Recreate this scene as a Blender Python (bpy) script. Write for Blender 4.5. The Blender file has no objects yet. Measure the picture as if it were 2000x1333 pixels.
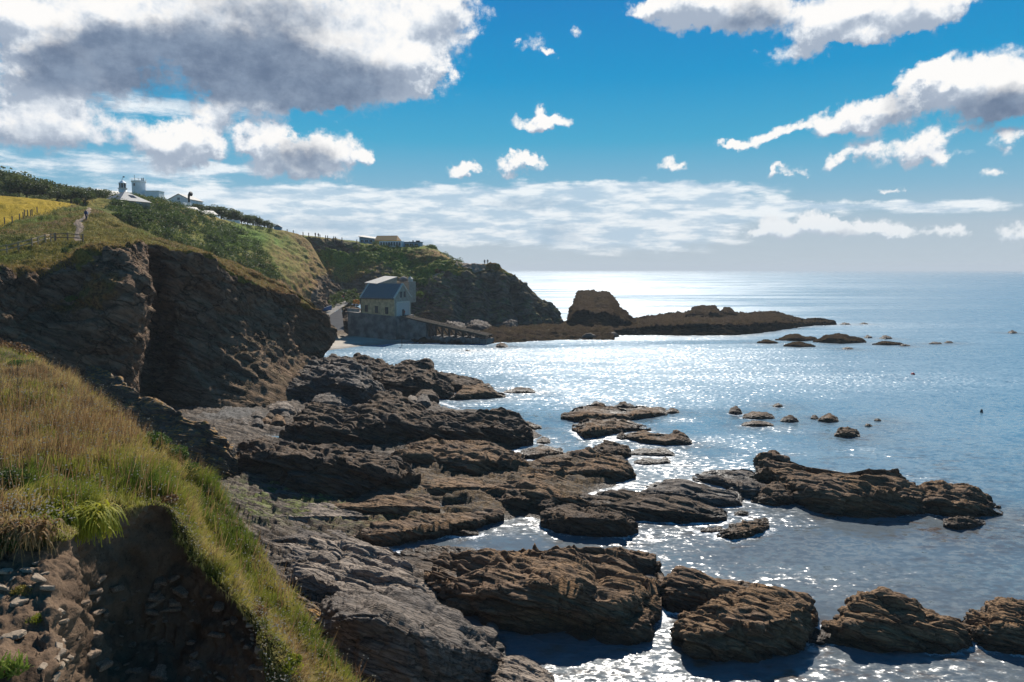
import bpy, math, random
import numpy as np
from math import radians as R, sin, cos, pi, tan, atan2, sqrt
from mathutils import Vector, Matrix
random.seed(7); RNG = np.random.default_rng(7)
C = bpy.context.scene.collection
SC = bpy.context.scene

# ---------------------------------------------------------------- camera
F, CH, PITCH = 1400.0, 20.0, math.atan2(139.0, 1400.0)
cam = bpy.data.objects.new('camera', bpy.data.cameras.new('camera')); C.objects.link(cam)
cam.location = (0, 0, CH); cam.rotation_euler = (pi/2 - PITCH, 0, 0)
cam.data.sensor_width = 36.0; cam.data.lens = 36.0*F/2000.0
cam.data.clip_start = 0.1; cam.data.clip_end = 150000
SC.camera = cam

def ray(px, py):
    x = (px-1000.0)/F; v = (666.5-py)/F
    return np.array([x, cos(PITCH)+v*sin(PITCH), -sin(PITCH)+v*cos(PITCH)])
def P(px, py, Y):
    d = ray(px, py); return np.array([0, 0, CH]) + d*(Y/d[1])
def W(px, py, z=0.0):
    d = ray(px, py); return np.array([0, 0, CH]) + d*((z-CH)/d[2])

# ---------------------------------------------------------------- numpy noise
def _h(ix, iy, iz, seed):
    n = (ix*np.uint32(374761393) + iy*np.uint32(668265263) + iz*np.uint32(2147483647) + np.uint32((seed*1274126177) & 0xffffffff))
    n = (n ^ (n >> np.uint32(13)))*np.uint32(1274126177); n = (n ^ (n >> np.uint32(15)))*np.uint32(2246822519)
    n = n ^ (n >> np.uint32(16))
    return n.astype(np.float64)/2147483648.0 - 1.0
def vnoise(p, seed=0):
    p = np.asarray(p, float); f = np.floor(p); t = p-f; t = t*t*t*(t*(t*6-15)+10)
    i = f.astype(np.int64).astype(np.uint32)
    x, y, z = i[..., 0], i[..., 1], i[..., 2]; o = np.uint32(1)
    X, Y, Z = x+o, y+o, z+o
    a, b, c = t[..., 0], t[..., 1], t[..., 2]
    n00 = _h(x, y, z, seed)*(1-a)+_h(X, y, z, seed)*a; n10 = _h(x, Y, z, seed)*(1-a)+_h(X, Y, z, seed)*a
    n01 = _h(x, y, Z, seed)*(1-a)+_h(X, y, Z, seed)*a; n11 = _h(x, Y, Z, seed)*(1-a)+_h(X, Y, Z, seed)*a
    return (n00*(1-b)+n10*b)*(1-c) + (n01*(1-b)+n11*b)*c
def fbm(p, o=5, seed=0, gain=0.5):
    s = 0; a = 1.0; t = 0; p = np.asarray(p, float)
    for k in range(o):
        s = s + a*vnoise(p*(2.03**k)+k*17.3, seed+k); t += a; a *= gain
    return s/t*1.6
def ridged(p, o=4, seed=0):
    s = 0; a = 1.0; t = 0; p = np.asarray(p, float)
    for k in range(o):
        s = s + a*(1-2*np.abs(vnoise(p*(2.07**k)+k*9.1, seed+k))); t += a; a *= 0.55
    return s/t
def sstep(a, b, x):
    t = np.clip((x-a)/(b-a), 0, 1); return t*t*(3-2*t)

# ---------------------------------------------------------------- mesh helpers
def mesh_np(name, V, faces4=None, faces3=None, mat=None, attrs=None, smooth=True, parent=None):
    me = bpy.data.meshes.new(name); V = np.asarray(V, np.float32).reshape(-1, 3)
    f4 = np.asarray(faces4 if faces4 is not None else np.zeros((0, 4)), np.int32).reshape(-1, 4)
    f3 = np.asarray(faces3 if faces3 is not None else np.zeros((0, 3)), np.int32).reshape(-1, 3)
    me.vertices.add(len(V)); me.vertices.foreach_set('co', V.ravel())
    nl = f4.size+f3.size; me.loops.add(nl); me.loops.foreach_set('vertex_index', np.concatenate([f4.ravel(), f3.ravel()]))
    nf = len(f4)+len(f3); me.polygons.add(nf)
    me.polygons.foreach_set('loop_start', np.concatenate([np.arange(len(f4))*4, len(f4)*4+np.arange(len(f3))*3]).astype(np.int32))
    me.polygons.foreach_set('use_smooth', np.full(nf, bool(smooth)))
    me.update(calc_edges=True)
    for k, a in (attrs or {}).items():
        at = me.attributes.new(k, 'FLOAT', 'POINT'); at.data.foreach_set('value', np.asarray(a, np.float32).ravel())
    if mat: me.materials.append(mat)
    o = bpy.data.objects.new(name, me); C.objects.link(o)
    if parent: o.parent = parent
    return o
def grid_faces(nr, nc, flip=False):
    i = np.arange(nr*nc).reshape(nr, nc)
    a, b, c, d = i[:-1, :-1].ravel(), i[:-1, 1:].ravel(), i[1:, 1:].ravel(), i[1:, :-1].ravel()
    return np.stack([a, d, c, b] if flip else [a, b, c, d], 1)
def grid_normals(G):
    du = np.gradient(G, axis=1); dv = np.gradient(G, axis=0)
    n = np.cross(du, dv); l = np.linalg.norm(n, axis=2, keepdims=True); return n/np.maximum(l, 1e-9)
def catmull(A, n, axis=0, par=None):
    """resample a control array along an axis to n points (par: optional explicit parameters)"""
    A = np.moveaxis(np.asarray(A, float), axis, 0); m = A.shape[0]
    t = np.linspace(0, m-1, n) if par is None else np.asarray(par)
    i = np.clip(np.floor(t).astype(int), 0, m-2); f = (t-i).reshape((-1,)+(1,)*(A.ndim-1))
    p0 = A[np.clip(i-1, 0, m-1)]; p1 = A[i]; p2 = A[i+1]; p3 = A[np.clip(i+2, 0, m-1)]
    k = 0.5
    m1 = (p2-p0)*k; m2 = (p3-p1)*k
    r = (2*f**3-3*f**2+1)*p1 + (f**3-2*f**2+f)*m1 + (-2*f**3+3*f**2)*p2 + (f**3-f**2)*m2
    return np.moveaxis(r, 0, axis)

def tag(o, label=None, cat=None, group=None, kind=None):
    if label: o['label'] = label
    if cat: o['category'] = cat
    if group: o['group'] = group
    if kind: o['kind'] = kind
    return o
def empty(name, loc, rz=0.0, label=None, cat=None, group=None):
    o = bpy.data.objects.new(name, None); C.objects.link(o); o.location = loc; o.rotation_euler = (0, 0, rz)
    o.empty_display_size = 0.3
    return tag(o, label, cat, group)
def copy_tree(o, parent=None):
    c = o.copy(); C.objects.link(c)
    if parent: c.parent = parent
    for ch in [x for x in o.children]: copy_tree(ch, c)
    return c

class MB:
    def __init__(s): s.v = []; s.f = []; s.mi = []; s.cur = 0
    def add(s, vs, fs):
        b = len(s.v); s.v += [tuple(v) for v in vs]; s.f += [tuple(i+b for i in f) for f in fs]; s.mi += [s.cur]*len(fs)
    def box(s, x0, x1, y0, y1, z0, z1):
        s.add([(x0,y0,z0),(x1,y0,z0),(x1,y1,z0),(x0,y1,z0),(x0,y0,z1),(x1,y0,z1),(x1,y1,z1),(x0,y1,z1)],
              [(0,3,2,1),(4,5,6,7),(0,1,5,4),(1,2,6,5),(2,3,7,6),(3,0,4,7)])
    def bar(s, a, b, w, h=None):
        a = Vector(a); b = Vector(b); h = h or w; d = (b-a).normalized()
        u = d.cross(Vector((0,0,1)));  u = Vector((1,0,0)) if u.length < 1e-4 else u.normalized()
        t = u.cross(d).normalized(); vs = []
        for q in (a, b):
            for i, j in ((-1,-1),(1,-1),(1,1),(-1,1)): vs.append(q+u*(i*w/2)+t*(j*h/2))
        s.add(vs, [(0,1,2,3),(7,6,5,4),(0,4,5,1),(1,5,6,2),(2,6,7,3),(3,7,4,0)])
    def tube(s, pts, rads, n=8, cap=True):
        rings = []
        for k, p in enumerate(pts):
            p = Vector(p); q = Vector(pts[min(k+1, len(pts)-1)])-Vector(pts[max(k-1, 0)]); q.normalize()
            u = q.cross(Vector((0,1,0.01)));
            if u.length < 1e-3: u = Vector((1,0,0))
            u.normalize(); w = q.cross(u).normalized()
            rings.append([p+(u*cos(2*pi*i/n)+w*sin(2*pi*i/n))*rads[k] for i in range(n)])
        vs = [v for r in rings for v in r]; fs = []
        for k in range(len(pts)-1):
            for i in range(n):
                j = (i+1) % n; fs.append((k*n+i, k*n+j, (k+1)*n+j, (k+1)*n+i))
        if cap: fs += [tuple(range(n-1, -1, -1)), tuple((len(pts)-1)*n+i for i in range(n))]
        s.add(vs, fs)
    def build(s, name, mats, parent=None, smooth=False):
        me = bpy.data.meshes.new(name); me.from_pydata(s.v, [], s.f); me.update()
        for m in (mats if isinstance(mats, (list, tuple)) else [mats]): me.materials.append(m)
        me.polygons.foreach_set('material_index', np.array(s.mi, np.int32))
        if smooth: me.polygons.foreach_set('use_smooth', np.ones(len(s.f), bool))
        o = bpy.data.objects.new(name, me); C.objects.link(o)
        if parent: o.parent = parent
        return o

# ---------------------------------------------------------------- node helpers
class NT:
    def __init__(s, nt): s.nt = nt; nt.nodes.clear()
    def n(s, t, props=None, **ins):
        nd = s.nt.nodes.new(t)
        for k, v in (props or {}).items(): setattr(nd, k, v)
        for k, v in ins.items():
            key = int(k[1:]) if k[0] == 'i' and k[1:].isdigit() else k.replace('_', ' ')
            s.set(nd.inputs[key], v)
        return nd
    def set(s, sock, v):
        if isinstance(v, bpy.types.NodeSocket): s.nt.links.new(v, sock)
        elif isinstance(v, bpy.types.Node): s.nt.links.new(v.outputs[0], sock)
        else: sock.default_value = v
    def math(s, op, a, b=None, c=None, clamp=False):
        nd = s.nt.nodes.new('ShaderNodeMath'); nd.operation = op; nd.use_clamp = clamp
        for k, v in enumerate((a, b, c)):
            if v is not None: s.set(nd.inputs[k], v)
        return nd.outputs[0]
    def vmath(s, op, a, b=None):
        nd = s.nt.nodes.new('ShaderNodeVectorMath'); nd.operation = op
        s.set(nd.inputs[0], a)
        if b is not None: s.set(nd.inputs[1], b)
        return nd.outputs['Value'] if op in ('DOT_PRODUCT', 'LENGTH', 'DISTANCE') else nd.outputs[0]
    def mix(s, f, a, b, mode='MIX'):
        nd = s.nt.nodes.new('ShaderNodeMix'); nd.data_type = 'RGBA'; nd.blend_type = mode; nd.clamp_factor = True
        s.set(nd.inputs[0], f)
        for k, v in ((6, a), (7, b)): s.set(nd.inputs[k], tuple(v)+(1,) if isinstance(v, (tuple, list)) and len(v) == 3 else v)
        return nd.outputs[2]
    def noise(s, vec, scale, detail=4, rough=0.55, out=0, dist=0.0):
        nd = s.nt.nodes.new('ShaderNodeTexNoise'); s.set(nd.inputs['Vector'], vec)
        nd.inputs['Scale'].default_value = scale; nd.inputs['Detail'].default_value = detail
        nd.inputs['Roughness'].default_value = rough; nd.inputs['Distortion'].default_value = dist
        return nd.outputs[out]
    def step(s, a, b, x):
        nd = s.nt.nodes.new('ShaderNodeMapRange'); nd.interpolation_type = 'SMOOTHSTEP'
        s.set(nd.inputs[0], x); nd.inputs[1].default_value = a; nd.inputs[2].default_value = b
        return nd.outputs[0]
    def ramp(s, f, stops):
        nd = s.nt.nodes.new('ShaderNodeValToRGB'); e = nd.color_ramp.elements
        while len(e) < len(stops): e.new(0.5)
        for k, (p, c) in enumerate(stops): e[k].position = p; e[k].color = tuple(c)+(1,)
        s.set(nd.inputs[0], f); return nd.outputs[0]
    def mapping(s, vec, scale=(1,1,1), rot=(0,0,0), loc=(0,0,0)):
        nd = s.nt.nodes.new('ShaderNodeMapping'); s.set(nd.inputs[0], vec)
        nd.inputs['Scale'].default_value = scale; nd.inputs['Rotation'].default_value = rot; nd.inputs['Location'].default_value = loc
        return nd.outputs[0]
    def attr(s, name):
        nd = s.nt.nodes.new('ShaderNodeAttribute'); nd.attribute_name = name; return nd.outputs['Fac']
    def geo(s): return s.nt.nodes.new('ShaderNodeNewGeometry')
    def obj(s): return s.nt.nodes.new('ShaderNodeTexCoord').outputs['Object']
def newmat(name):
    m = bpy.data.materials.new(name); m.use_nodes = True; return m, NT(m.node_tree)
def finish(t, col, rough=0.8, bump=None, bs=0.5, bd=0.1, spec=0.3, normal=None, extra=None):
    p = t.n('ShaderNodeBsdfPrincipled', None, Base_Color=tuple(col)+(1,) if isinstance(col, tuple) and len(col) == 3 else col, Roughness=rough)
    t.set(p.inputs['Specular IOR Level'], spec)
    for k, v in (extra or {}).items(): t.set(p.inputs[k], v)
    if bump is not None:
        b = t.n('ShaderNodeBump', None, Height=bump, Strength=bs, Distance=bd); t.set(p.inputs['Normal'], b.outputs[0])
    if normal is not None: t.set(p.inputs['Normal'], normal)
    o = t.n('ShaderNodeOutputMaterial'); t.set(o.inputs[0], p.outputs[0]); return p
def simple(name, col, rough=0.7, var=0.25, scale=3.0, bd=0.01, spec=0.3):
    m, t = newmat(name); g = t.obj(); nz = t.noise(g, scale, 6, 0.6)
    a = tuple(min(1, c*(1+var)) for c in col); b = tuple(c*(1-var) for c in col)
    finish(t, t.mix(t.step(0.3, 0.7, nz), b, a), rough, nz, 0.4, bd, spec); return m
# ---------------------------------------------------------------- light and sky
SUN_AZ, SUN_EL = R(6.5), R(39)
sd = Vector((sin(SUN_AZ)*cos(SUN_EL), cos(SUN_AZ)*cos(SUN_EL), sin(SUN_EL)))
sl = bpy.data.lights.new('sun', 'SUN'); sl.energy = 5.0; sl.angle = R(0.53); sl.color = (1.0, 0.94, 0.85)
so = bpy.data.objects.new('sun', sl); C.objects.link(so); so.location = sd*300
so.rotation_euler = sd.to_track_quat('Z', 'Y').to_euler()

def build_world():
    w = bpy.data.worlds.new('World'); SC.world = w; w.use_nodes = True
    t = NT(w.node_tree)
    def azel(px, py):
        d = ray(px, py); d = d/np.linalg.norm(d); return math.degrees(atan2(d[0], d[1])), math.degrees(math.asin(d[2]))
    DG = 0.0409
    # --- cloud density groups: (azimuth, elevation) in degrees -> density
    def group(name, blobs, warp, wscale, octv):
        g = bpy.data.node_groups.new(name, 'ShaderNodeTree')
        g.interface.new_socket('v', in_out='INPUT', socket_type='NodeSocketVector')
        g.interface.new_socket('d', in_out='OUTPUT', socket_type='NodeSocketFloat')
        q = NT(g); gi = q.n('NodeGroupInput'); v = gi.outputs[0]
        wz = q.noise(v, wscale, octv, 0.62, out=1)
        wv = q.vmath('MULTIPLY', q.vmath('SUBTRACT', wz, (0.5, 0.5, 0.5)), warp)
        vv = q.vmath('ADD', v, wv); acc = None
        for (px, py, rx, ry, wt, *rot) in blobs:
            a, e = azel(px, py); m = q.n('ShaderNodeMapping', {'vector_type': 'TEXTURE'}, Vector=vv)
            m.inputs['Location'].default_value = (a, e, 0); m.inputs['Scale'].default_value = (rx*DG, ry*DG, 1)
            m.inputs['Rotation'].default_value = (0, 0, R(rot[0]) if rot else 0)
            s = q.n('ShaderNodeTexGradient', {'gradient_type': 'SPHERICAL'}, Vector=m.outputs[0])
            acc = q.math('MULTIPLY', s.outputs['Fac'], wt) if acc is None else q.math('MULTIPLY_ADD', s.outputs['Fac'], wt, acc)
        q.n('NodeGroupOutput', None, i0=acc); return g
    cumulus = [(480,62,400,138,1.25),(200,40,150,70,.8),(60,125,95,95,1.2),(170,150,120,60,.9),(110,90,90,60,.5),(640,150,270,85,.9),(790,60,150,110,1.0),(800,140,95,60,.9),(880,15,90,50,.8),(560,195,120,30,.5),
               (12,18,45,36,.8),(120,235,170,42,.8),(30,262,150,36,.7),(330,290,95,55,1.0),(390,265,75,55,.9),(430,215,50,40,.8),(520,265,62,52,1.0),(560,310,110,48,1.0),(660,290,85,38,.9),(720,298,40,15,.7),(610,335,120,22,.5),
               (1042,240,50,20,.95),(1060,228,30,18,.5),(1095,238,40,17,.75),(905,328,44,16,.8),(925,322,30,16,.5),(1000,324,46,22,.8),(1022,314,26,18,.5),(1052,322,34,18,.7),(1308,328,36,14,.68),(1045,92,40,22,.42),(1065,102,16,9,.5),(1120,65,26,14,.5),(1008,88,12,9,.5),
               (1390,0,160,62,1.3),(1470,25,110,48,.8),(1330,10,80,50,.7),(1590,70,105,36,1.0,20),(1700,15,170,58,1.1),(1830,5,90,45,.9),(1740,60,90,24,.6),(1275,10,50,25,.5),(1660,75,60,20,.5),
               (1990,160,90,60,1.3),(1930,195,90,50,1.0),(1850,150,75,42,1.0),(1790,200,105,34,1.0,25),(1650,236,100,30,1.1,4),(1500,268,80,18,.95,14),(1425,286,42,11,.8,8),(1800,150,60,26,.6),
               (1700,290,58,32,.8),(1800,285,50,42,.9,40),(1830,310,60,18,.6),(1960,275,44,22,.75),(1630,318,42,16,.7,15),(1530,335,42,11,.75,15),(1725,368,36,9,.6),(1950,345,38,14,.6,25),(1880,255,60,14,.4),
               (1560,440,110,26,1.0),(1680,445,100,24,.9),(1490,452,60,18,.7),(1760,455,60,14,.6),(1860,455,45,14,.7),(1985,462,45,18,.7)]
    bands = [(320,208,190,34,.75),(420,330,160,20,.4),(150,322,260,30,.6),(330,330,160,24,.5),(700,392,480,30,.9),(1150,376,420,28,1.0,-1),(1300,372,260,22,.6),(620,372,400,24,.4),(900,430,650,55,.8),(1150,445,420,60,.8),(1350,398,330,20,.8,-2),(1600,402,230,10,.5,-2),
             (1840,404,125,16,.95),(500,440,500,60,.7),(1250,470,260,40,.4),(1480,420,300,18,.45),(240,368,120,12,.5),(300,372,60,14,.5)]
    darks = [(390,135,330,80,1.8),(600,160,270,62,1.4),(520,55,210,95,1.0),(230,110,140,60,.5),(280,125,200,85,.8),(640,190,160,34,.6),(590,312,95,58,1.4),(1470,30,80,45,.9),(1930,215,110,45,1.1),(1985,190,80,50,.5),(1765,218,60,42,.75,30),
             (1050,398,210,22,.9),(700,440,460,36,.6),(1600,462,160,16,1.0),(1080,468,80,40,.8),(1300,440,260,16,.35),(1840,410,90,8,.6),(1450,425,160,10,.4),(80,150,110,60,.5),(90,265,200,34,.45),(380,318,110,26,.5),(110,285,170,20,.4),(1400,50,120,20,.35),(1650,75,150,20,.3),(150,335,160,16,.35),(1990,300,60,30,.3)]
    gc = group('cumulus_density', cumulus, (5.2, 3.4, 0), 0.42, 7)
    gb = group('band_density', bands, (3.0, 1.0, 0), 0.5, 5)
    gd = group('dark_density', darks, (4.0, 2.4, 0), 0.33, 5)
    geo = t.n('ShaderNodeTexCoord').outputs['Generated']
    sx = t.n('ShaderNodeSeparateXYZ', None, Vector=geo)
    az = t.math('MULTIPLY', t.math('ARCTAN2', sx.outputs[0], sx.outputs[1]), 57.2958)
    el = t.math('MULTIPLY', t.math('ARCSINE', sx.outputs[2]), 57.2958)
    v = t.n('ShaderNodeCombineXYZ', None, X=az, Y=el).outputs[0]
    def inst(g, vec):
        n = t.nt.nodes.new('ShaderNodeGroup'); n.node_tree = g; t.set(n.inputs[0], vec); return n.outputs[0]
    dc = inst(gc, v); dc2 = inst(gc, t.vmath('ADD', v, (0.2, 0.9, 0)))
    db = inst(gb, v); dd = inst(gd, v)
    fine = t.noise(v, 1.3, 8, 0.65)
    fz = t.math('MULTIPLY', t.math('SUBTRACT', fine, 0.5), 0.55)
    ac = t.step(0.13, 0.60, t.math('ADD', dc, t.math('MULTIPLY', fz, 1.5)))
    bn = t.noise(t.mapping(v, (0.35, 1.6, 1)), 0.8, 6, 0.6)
    ab = t.math('MULTIPLY', t.step(0.12, 0.62, t.math('ADD', db, t.math('MULTIPLY', t.math('SUBTRACT', bn, 0.5), 1.5))), t.math('MULTIPLY', t.step(0.02, 0.22, db), 0.85))
    # sun-facing (upper) flanks of the billows are brighter
    flank = t.math('SUBTRACT', dc, dc2)
    sh = t.noise(t.mapping(v, (1, 1.3, 1), (0, 0, 0), (31.0, 7.0, 0)), 0.33, 9, 0.66)
    lit = t.step(0.12, 0.92, t.math('ADD', t.math('MULTIPLY', flank, 1.15), t.math('ADD', sh, t.math('MULTIPLY', fz, 0.75))))
    sky = t.n('ShaderNodeTexSky', {'sky_type': 'NISHITA', 'sun_disc': False, 'sun_elevation': SUN_EL, 'sun_rotation': SUN_AZ, 'altitude': 20.0,
                                    'air_density': 1.0, 'dust_density': 0.5, 'ozone_density': 2.5})
    skyc = SKYCOL(t, sky.outputs[0], el, az)
    big = t.noise(t.mapping(v, (1, 1.4, 1), (0, 0, 0), (5.0, 3.0, 0)), 0.22, 7, 0.62)
    dk = t.step(0.05, 1.25, t.math('ADD', dd, t.math('ADD', t.math('MULTIPLY', fz, 0.7), t.math('MULTIPLY', t.math('SUBTRACT', big, 0.5), 2.0))))
    dk = t.math('MULTIPLY', dk, t.step(0.05, 0.5, dd))
    white = t.ramp(lit, [(0.0, (.38, .45, .56)), (0.45, (.64, .70, .78)), (0.75, (.84, .87, .91)), (1.0, (1.0, .985, .965))])
    white = t.n('ShaderNodeVectorMath', {'operation': 'SCALE'}, Vector=white, Scale=7.3).outputs[0]
    dcol = t.mix(t.step(0.3, 0.7, sh), (0.85, 1.25, 2.0), (1.7, 2.25, 3.1))
    ccol = t.mix(t.math('MULTIPLY', dk, 0.95), white, dcol)
    bcol = t.mix(t.math('MULTIPLY', dk, 0.8), t.mix(t.step(0.40, 0.62, bn), (3.6, 4.7, 5.7), (7.2, 7.4, 7.5)), (2.5, 3.6, 4.7))
    low = t.step(9.0, 2.0, el)
    ccol = t.mix(t.math('MULTIPLY', low, 0.45), ccol, (5.2, 5.9, 6.5))
    c1 = t.mix(ab, skyc, bcol); c2 = t.mix(ac, c1, ccol)
    bg = t.n('ShaderNodeBackground', None, Color=c2, Strength=0.1)
    o = t.n('ShaderNodeOutputWorld'); t.set(o.inputs[0], bg.outputs[0])
    w.cycles.sampling_method = 'MANUAL'; w.cycles.sample_map_resolution = 512
def SKYCOL(t, c, el, az):
    # clear-air colour: Nishita, pulled towards the deep blue of the day by elevation
    g = t.ramp(t.math('MULTIPLY', el, 1/90.0, clamp=True), [(0.0, (.50, .585, .65)), (0.035, (.43, .545, .64)), (0.065, (.23, .47, .64)), (0.11, (.05, .39, .63)), (0.16, (.0, .30, .61)), (0.22, (.0, .225, .56)), (0.5, (.004, .13, .36)), (1.0, (.006, .09, .28))])
    g = t.n('ShaderNodeVectorMath', {'operation': 'SCALE'}, Vector=g, Scale=7.1).outputs[0]
    g = t.mix(0.01, g, c)
    # clear sky is deeper away from the sun
    away = t.step(-0.4, 0.75, t.math('COSINE', t.math('MULTIPLY_ADD', az, 0.0174533, -SUN_AZ)))
    f = t.math('MULTIPLY', t.math('MULTIPLY_ADD', away, 0.15, 0.85), t.math('MULTIPLY_ADD', t.step(22.0, 45.0, el), -0.05, 1.0))
    return t.n('ShaderNodeVectorMath', {'operation': 'SCALE'}, Vector=g, Scale=f).outputs[0]
build_world()
SC.view_settings.view_transform = 'Standard'; SC.view_settings.look = 'None'
SC.view_settings.exposure = 0.47; SC.view_settings.gamma = 1.0
cy = SC.cycles; cy.use_denoising = True; cy.denoiser = 'OPENIMAGEDENOISE'; cy.denoising_prefilter = 'ACCURATE'; cy.denoising_input_passes = 'RGB_ALBEDO_NORMAL'
cy.max_bounces = 5; cy.diffuse_bounces = 2; cy.glossy_bounces = 2; cy.transmission_bounces = 2; cy.transparent_max_bounces = 6
cy.caustics_reflective = False; cy.caustics_refractive = False; cy.sample_clamp_indirect = 4.0
# ---------------------------------------------------------------- materials: rock, land, water
BED = np.array([0.30, 0.50, 0.81]); BED /= np.linalg.norm(BED)
BEDROT = Vector((0, 0, 1)).rotation_difference(Vector(BED)).inverted().to_euler()
def cracks(t, vec, scale, w):
    """joints: 1 in the crack, 0 on the block faces"""
    nz = t.noise(vec, scale*1.5, 3, 0.6, out=1)
    v = t.vmath('ADD', vec, t.vmath('MULTIPLY', t.vmath('SUBTRACT', nz, (0.5, 0.5, 0.5)), (0.9/scale, 0.9/scale, 0.9/scale)))
    vo = t.n('ShaderNodeTexVoronoi', {'feature': 'DISTANCE_TO_EDGE'}, Vector=v, Scale=scale)
    return t.math('SUBTRACT', 1.0, t.step(0.0, w, vo.outputs['Distance']))
def rock_mat(name, ca, cb, weed, tide=0.5, sc=1.0, weedamt=0.55, lichen=None, rough=0.72, gloss=0.35):
    m, t = newmat(name); g = t.geo(); pos = g.outputs['Position']
    st = t.mapping(t.mapping(pos, (1, 1, 1), tuple(BEDROT)), (0.35*sc, 0.35*sc, 3.6*sc))
    n1 = t.noise(st, 1.3, 8, 0.62, dist=0.4); n2 = t.noise(pos, 2.6*sc, 8, 0.65); n3 = t.noise(pos, 0.35*sc, 4, 0.5)
    n4 = t.noise(pos, 11*sc, 5, 0.7)
    col = t.mix(t.step(0.33, 0.68, n1), ca, cb)
    sx = t.n('ShaderNodeSeparateXYZ', None, Vector=g.outputs['Normal']); up = sx.outputs[2]
    px = t.n('ShaderNodeSeparateXYZ', None, Vector=pos)
    wf = t.math('MULTIPLY', t.step(-0.1, 0.7, t.math('ADD', up, t.math('MULTIPLY', t.math('SUBTRACT', n2, 0.5), 1.6))), t.step(0.35, 0.6, n3))
    col = t.mix(t.math('MULTIPLY', wf, weedamt), col, weed)
    if lichen: col = t.mix(t.math('MULTIPLY', t.step(0.44, 0.58, t.noise(pos, 2.1, 6, 0.6)), t.step(0.2, 0.8, up)), col, lichen)
    # black tide mark: wrack and wet rock just above the water
    wet = t.math('SUBTRACT', 1.0, t.step(tide*0.2, tide*1.3, t.math('ADD', px.outputs[2], t.math('MULTIPLY', t.math('SUBTRACT', n2, 0.5), 1.0))))
    col = t.mix(t.math('MULTIPLY', wet, 0.75), col, (0.014, 0.011, 0.009))
    col = t.mix(t.math('MULTIPLY', t.step(0.62, 0.75, n4), 0.45), col, tuple(min(1, c*1.7) for c in cb))
    col = t.mix(t.math('MULTIPLY', t.step(0.46, 0.28, n4), 0.6), col, (0.02, 0.017, 0.015))
    cv = t.mapping(t.mapping(pos, (1, 1, 1), tuple(BEDROT)), (0.30*sc, 0.75*sc, 1.9*sc)); ck = t.math('MAXIMUM', cracks(t, cv, 0.9, 0.05), t.math('MULTIPLY', cracks(t, cv, 2.7, 0.06), 0.7))
    col = t.mix(t.math('MULTIPLY', ck, 0.7), col, (0.016, 0.013, 0.011))
    h = t.math('ADD', t.math('MULTIPLY', ck, -0.55), t.math('MULTIPLY', n1, 1.1)); h = t.math('ADD', h, t.math('ADD', t.math('MULTIPLY', n2, 0.4), t.math('MULTIPLY', n4, 0.08)))
    ro = t.math('SUBTRACT', rough+0.1, t.math('MULTIPLY', wet, 0.35))
    finish(t, col, ro, h, 0.8, 0.2/sc, gloss); return m
M = {}
M['brown'] = rock_mat('brown_rock', (0.085, 0.053, 0.032), (0.25, 0.158, 0.096), (0.26, 0.152, 0.070), 0.6, gloss=0.15)
M['grey'] = rock_mat('grey_slate', (0.060, 0.048, 0.040), (0.19, 0.152, 0.122), (0.15, 0.105, 0.068), 0.45, weedamt=0.35)
M['dark'] = rock_mat('dark_rock', (0.045, 0.031, 0.022), (0.135, 0.092, 0.062), (0.15, 0.090, 0.045), 0.5, gloss=0.22)
M['pale'] = rock_mat('pale_rock', (0.11, 0.085, 0.066), (0.34, 0.268, 0.205), (0.24, 0.17, 0.115), 0.25, weedamt=0.3)
M['lichen'] = rock_mat('lichen_rock', (0.05, 0.042, 0.036), (0.12, 0.10, 0.08), (0.14, 0.09, 0.03), 0.2, lichen=(0.36, 0.18, 0.035))
M['far'] = rock_mat('headland_rock', (0.028, 0.021, 0.016), (0.095, 0.068, 0.048), (0.07, 0.052, 0.026), 0.12, sc=0.7, gloss=0.0, rough=0.85)
M['stone'] = simple('earth_stone', (0.27, 0.20, 0.135), 0.8, 0.35, 6)

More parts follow.
